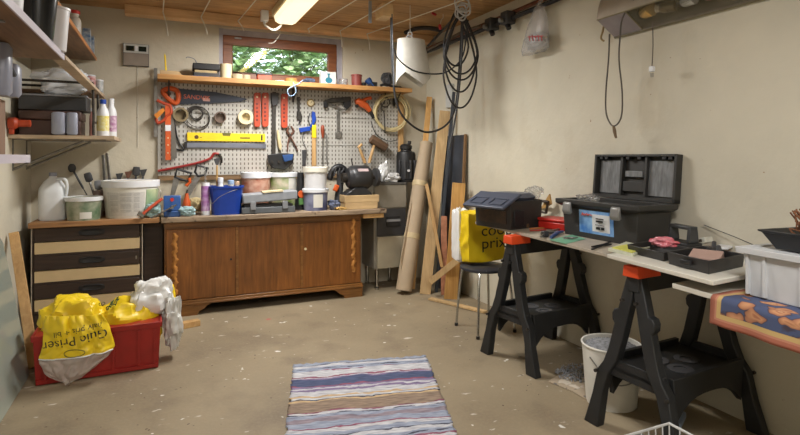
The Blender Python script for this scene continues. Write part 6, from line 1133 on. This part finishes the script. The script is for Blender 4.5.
# big cable coils
rr = random.Random(3)
for k_, (cx_, w_, top_, bot_, lab) in enumerate(((461, 17, 16, 74, 'shortest loop of the black cable coil'), (461, 18, 12, 80, 'second shortest loop of the black cable coil'), (460, 16, 14, 92, 'narrow middle loop of the black cable coil'), (460, 17.5, 13, 108, 'longest loop of the black cable coil'), (456, 13, 12, 66, 'small left loop of the black cable coil'))):
    P_ = []
    for i in range(20): a = 2 * PI * i / 20; yy = (top_ + bot_) / 2 - math.cos(a) * (bot_ - top_) / 2; f = (yy - top_) / (bot_ - top_); P_.append(at(cx_ + w_ * math.sin(a) * (.35 + .65 * min(1, f * 1.6)), yy, Y=3.62 + .012 * k_ + .02 * math.sin(a)))
    single(MB().tube(P_, .0075, 8, closed=True, smooth=2), 'cable_loop', Mbcord, lab + ' hanging from the ceiling', 'cable', 'loops of the black cable coil')
cab([(463, 14), (462, 50), (459, 90), (454, 125), (449, 150)], 3.66, .008, 'black cable end hanging straight down from the coil towards the planks')
Mspw = mat('white_flex', (196, 198, 202), .35); m = MB(); cc = at(463, 9, Y=3.58)
for i in range(5): m.torus(cc + Vector((.012 * (i % 3) - .01, .005 * i, -.022 * i + .05)), .062 - .004 * i, .0065, (.3 * math.sin(i), 1, .3 * math.cos(i * 2)), 26, 6, .006, i)
single(m, 'white_cable_coil', Mspw, 'tangled coil of shiny white flex above the black cable coil', 'cable')
for i, (px, py, lab) in enumerate(((434, 14, 'upper of two small red clips with white hooks'), (440, 27, 'lower of two small red clips with white hooks'))):
    p = at(px, py, Y=4.0); t = thing('red_clip', p, lab + ' hanging near the ceiling', 'clip', 'red clips near the ceiling'); MB().box(p, (.045, .02, .02), Matrix.Rotation(.3 + i, 4, 'Y')).build('body', mat('clip_red', (176, 40, 50), .4), t, bev=.005); MB().tube([p, p + Vector((.012, 0, .06)), p + Vector((.03, 0, .08)), Vector((p.x + .03, p.y, ZC - .002))], .003, 6, smooth=3).build('hook', Mcord, t)
cab([(427, 50, .5), (445, 41, .3), (464, 31), (480, 26, -.3)], 4.1, .012, 'brownish thin pipe sloping up beside the cable coil', m=mat('brown_pipe', (112, 98, 84), .5), name='thin_pipe', cat='pipe')
# pipes along the right wall
Mpipe = mat('black_insulation', (34, 34, 38), .6, var=.3)
A = at(424, 44, Y=4.9); t = single(MB().tube([(2.40, 4.90, 2.30), (2.43, 4.0, 2.31), (2.44, 3.4, 2.315), (2.45, 2.2, 2.33)], .017, 12), 'insulated_pipe', Mpipe, 'black insulated pipe along the top of the right wall', 'pipe')
single(MB().tube([(2.47, 4.90, 2.36), (2.47, 3.4, 2.37), (2.48, 2.2, 2.38)], .016, 10), 'copper_pipe', mat('brown_copper', (120, 74, 56), .45, .4), 'thin reddish brown pipe above the black insulated pipe', 'pipe')
cab([(405, 33, .3), (415, 29, .2), (428, 28), (440, 30, -.2)], 4.3, .02, 'short black hose bundle curving beside the white container', name='black_hose', m=Mpipe, cat='hose')
cab([(428, 46, .2), (440, 33), (452, 20, -.3), (458, 8, -.5)], 4.2, .011, 'black cable rising diagonally towards the cable coil', m=Mbcord)
for y, lab in ((3.62, 'black pipe clamp with steel nut, the further one on the insulated pipe'), (3.40, 'black pipe clamp with steel nut, the nearer one on the insulated pipe')):
    t = thing('pipe_clamp', (2.42, y, 2.30), lab, 'clamp'); MB().box((2.425, y, 2.32), (.09, .09, .1)).build('body', Mdark, t, bev=.012); MB().cyl((2.375, y, 2.30), (2.345, y, 2.295), .018, seg=8).build('nut', Msteel, t); MB().cyl((2.42, y, 2.27), (2.42, y - .02, 2.235), .02).build('outlet', Mblack, t)
single(MB().tube([(2.12, 3.03, ZC - .001), (2.12, 3.03, 2.40), (2.13, 3.05, 2.385)], .016, 8), 'ceiling_hook', Mcream, 'small cream hook hanging from the ceiling right of the cable coil', 'hook')
# hanging clear bag
p = at(541, 4, X=2.44); t = thing('plastic_bag', p, 'clear plastic bag with red printing and pale contents hanging high on the right wall', 'bag')
m = MB(); n = 24; rings = []
for (px, py, hw, dp) in ((541, 2, .014, .01), (540, 10, .06, .02), (539, 23, .10, .04), (537, 38, .13, .05), (536, 49, .145, .05), (536, 52.5, .14, .035)):
    c = at(px, py, X=2.44); rings.append([c + Vector((dp * math.sin(2 * PI * i / n) - .01, hw * math.cos(2 * PI * i / n), .006 * math.sin(5 * i + py))) for i in range(n)])
m.loft(rings); m.build('film', mat('bag_film', (222, 222, 224), .25, trans=.5, alpha=.6, var=.08, scale=20), t)
crumple(tuple(at(537, 50, X=2.43)), (.07, .23, .12), 95, .3).build('contents', mat('pale_contents', (206, 204, 196), .5, scale=18, col2=(120, 116, 112)), t, 'pale contents')
m = MB(); [m.tube([at(px, 35 + (px % 2), X=2.378), at(px + 1, 41, X=2.378)], .004, 6) for px in (529, 532, 535, 538, 541)]; m.tube([at(528, 37, X=2.378), at(543, 36, X=2.378)], .004, 6); m.build('red_print', mat('ink_red', (176, 60, 60), .5), t)
m = MB(); m.tube([at(541, 4, X=2.44), at(543, -3, X=2.45)], .006, 6); m.build('tie', Mcord, t)
# trough fixture at top right
B0 = at(615, 38, X=2.495); A0_ = at(597, 20, Y=B0.y)
t = thing('hanging_cabinet', (2.42, 1.6, B0.z), 'long beige metal hood with slanted glass front mounted high on the right wall', 'cabinet')
YE = .55; ax, az_, bxx, bz = A0_.x, A0_.z, B0.x, B0.z; Mhood = mat('beige_metal', (150, 140, 124), .45, .3, var=.1); Mhood2 = mat('daylit_metal_tint', (146, 140, 148), .4, .3, var=.1)  # second hood tone is lavender: daylight on the metal put into its colour
Y0h = B0.y
prof = [(ax, az_)] + [(ax + (bxx - ax) * (1 - math.cos(a)), az_ + .20 * math.sin(a)) for a in [PI / 2 * i / 8 for i in range(1, 9)]]
m = MB(); out = prof; inn = [(x + .004, z - .004) for x, z in prof]; m.loft([[(x, y, z) for x, z in out + inn[::-1]] for y in (Y0h, YE)]); m.build('curved_top', Mhood, t, 'curved beige top sheet')
for y in (Y0h, YE + .004): m = MB(); m.prism([(x, y, z) for x, z in prof] + [(bxx, y, bz)], (0, -.004, 0)); m.build('end_plate', Mhood2, t)
MB().prism([(ax, Y0h - .004, az_), (bxx, Y0h - .004, bz), (bxx, Y0h - .004, bz + .004), (ax + .003, Y0h - .004, az_ + .004)], (0, -.20, 0)).build('slanted_plate', Mhood2, t, 'smooth metal part of the slanted underside')
m = MB(); m.prism([(ax, Y0h - .21, az_), (bxx, Y0h - .21, bz), (bxx, Y0h - .21, bz + .003), (ax + .003, Y0h - .21, az_ + .003)], (0, YE - Y0h + .25, 0)); m.build('glass_front', mat('dusty_glass', (126, 118, 96), .1, alpha=.28, var=.4, scale=14), t, 'dusty see-through slanted front')
m = MB(); m.tube([(ax, Y0h, az_), (ax, YE, az_)], .004, 6); m.tube([(bxx - .002, Y0h, bz), (bxx - .002, YE, bz)], .005, 6); m.cyl((ax, Y0h - .21, az_), (bxx, Y0h - .21, bz), .004); m.build('edge_trim', mat('olive_trim', (120, 112, 84), .5), t)
MB().box2((bxx - .01, YE, bz), (bxx + .012, Y0h, bz + .2)).build('back_plate', mat('hood_back', (104, 96, 80), .6), t)
jc = ((200, 160, 90), (120, 106, 76), (190, 190, 184), (220, 96, 66), (170, 176, 186), (120, 140, 120), (190, 200, 220), (196, 170, 120), (130, 126, 120))
jn = ('amber', 'dark olive', 'grey', 'orange', 'steel grey', 'green-grey', 'pale blue', 'tan', 'charcoal')
for i, (c_, n_) in enumerate(zip(jc, jn)):
    y = Y0h - .28 - i * .125; an = (.5, -.7, .2, 1.1, -.3, .8, -1.0, .3, .6)[i]; d_ = Vector((math.sin(an) * .5, math.cos(an), 0)).normalized(); r_ = .03 if i % 3 else .038; x = bxx - .06
    zc = bz + (az_ - bz) * .06 / (bxx - ax) + r_ + .006; c_0 = Vector((x, y, zc)) - d_ * .05; t = thing('jar', c_0, n_ + ' jar lying behind the slanted glass of the metal hood', 'jar', 'jars in the metal hood')
    MB().lathe([(r_ * .5, 0), (r_, .004), (r_, .06), (r_ * .8, .075), (r_ * .6, .08)], c_0, 18, d_).build('body', mat('jar_' + n_.replace(' ', '_'), c_, .3), t); MB().lathe([(r_ * .7, .08), (r_ * .7, .10), (r_ * .5, .103)], c_0, 16, d_).build('lid', mat('jar_cap%d' % (i % 2), ((90, 86, 80), (190, 180, 160))[i % 2], .4), t)
# cords on the right wall
def wcab(pts, X, r, label, m=None, name='cord'): return single(MB().tube([at(q[0], q[1], X=X) for q in pts], r, 8, smooth=6), name, m or mat('grey_brown_cord', (84, 78, 72), .5), label, 'cord')
t = wcab([(609.5, 34), (608.5, 60), (606, 90), (606, 112), (610, 123), (614, 126), (619, 122), (622, 112), (622, 90), (619, 60), (620, 38), (622, 20), (630, 5), (641, -6)], 2.36, .0045, 'long grey-brown cord hanging in a loop from the metal hood')
single(MB().tube([at(613.5, 125.5, X=2.36), at(614.5, 131, X=2.36), at(616, 138, X=2.36)], [.007, .01, .006], 8), 'cord_switch', mat('brown_switch', (110, 92, 70), .5), 'small brown toggle at the bottom of the hanging cord loop', 'switch')
t = thing('power_plug', at(652, 70, X=2.40), 'white two-pin plug dangling on a thin cord below the metal hood', 'plug')
MB().tube([at(652.5, 22, X=2.40), at(653, 45, X=2.40), at(652, 66, X=2.40)], .003, 6, smooth=3).build('cord', mat('grey_brown_cord', (84, 78, 72)), t); MB().box(at(652, 69, X=2.40), (.02, .028, .03)).build('plug_body', Mwhite, t, bev=.004)
for d in (-.006, .006): q = at(652, 73, X=2.40) + Vector((0, d, 0)); MB().cyl(q, q - Vector((0, 0, .022)), .0025, seg=8).build('pin', Msteel, t)
wcab([(607, 0), (606, 12), (603, 30), (601, 38), (604, 41)], 2.47, .006, 'short tan strap dangling left of the metal hood', mat('tan_strap', (150, 128, 84), .6), 'strap')
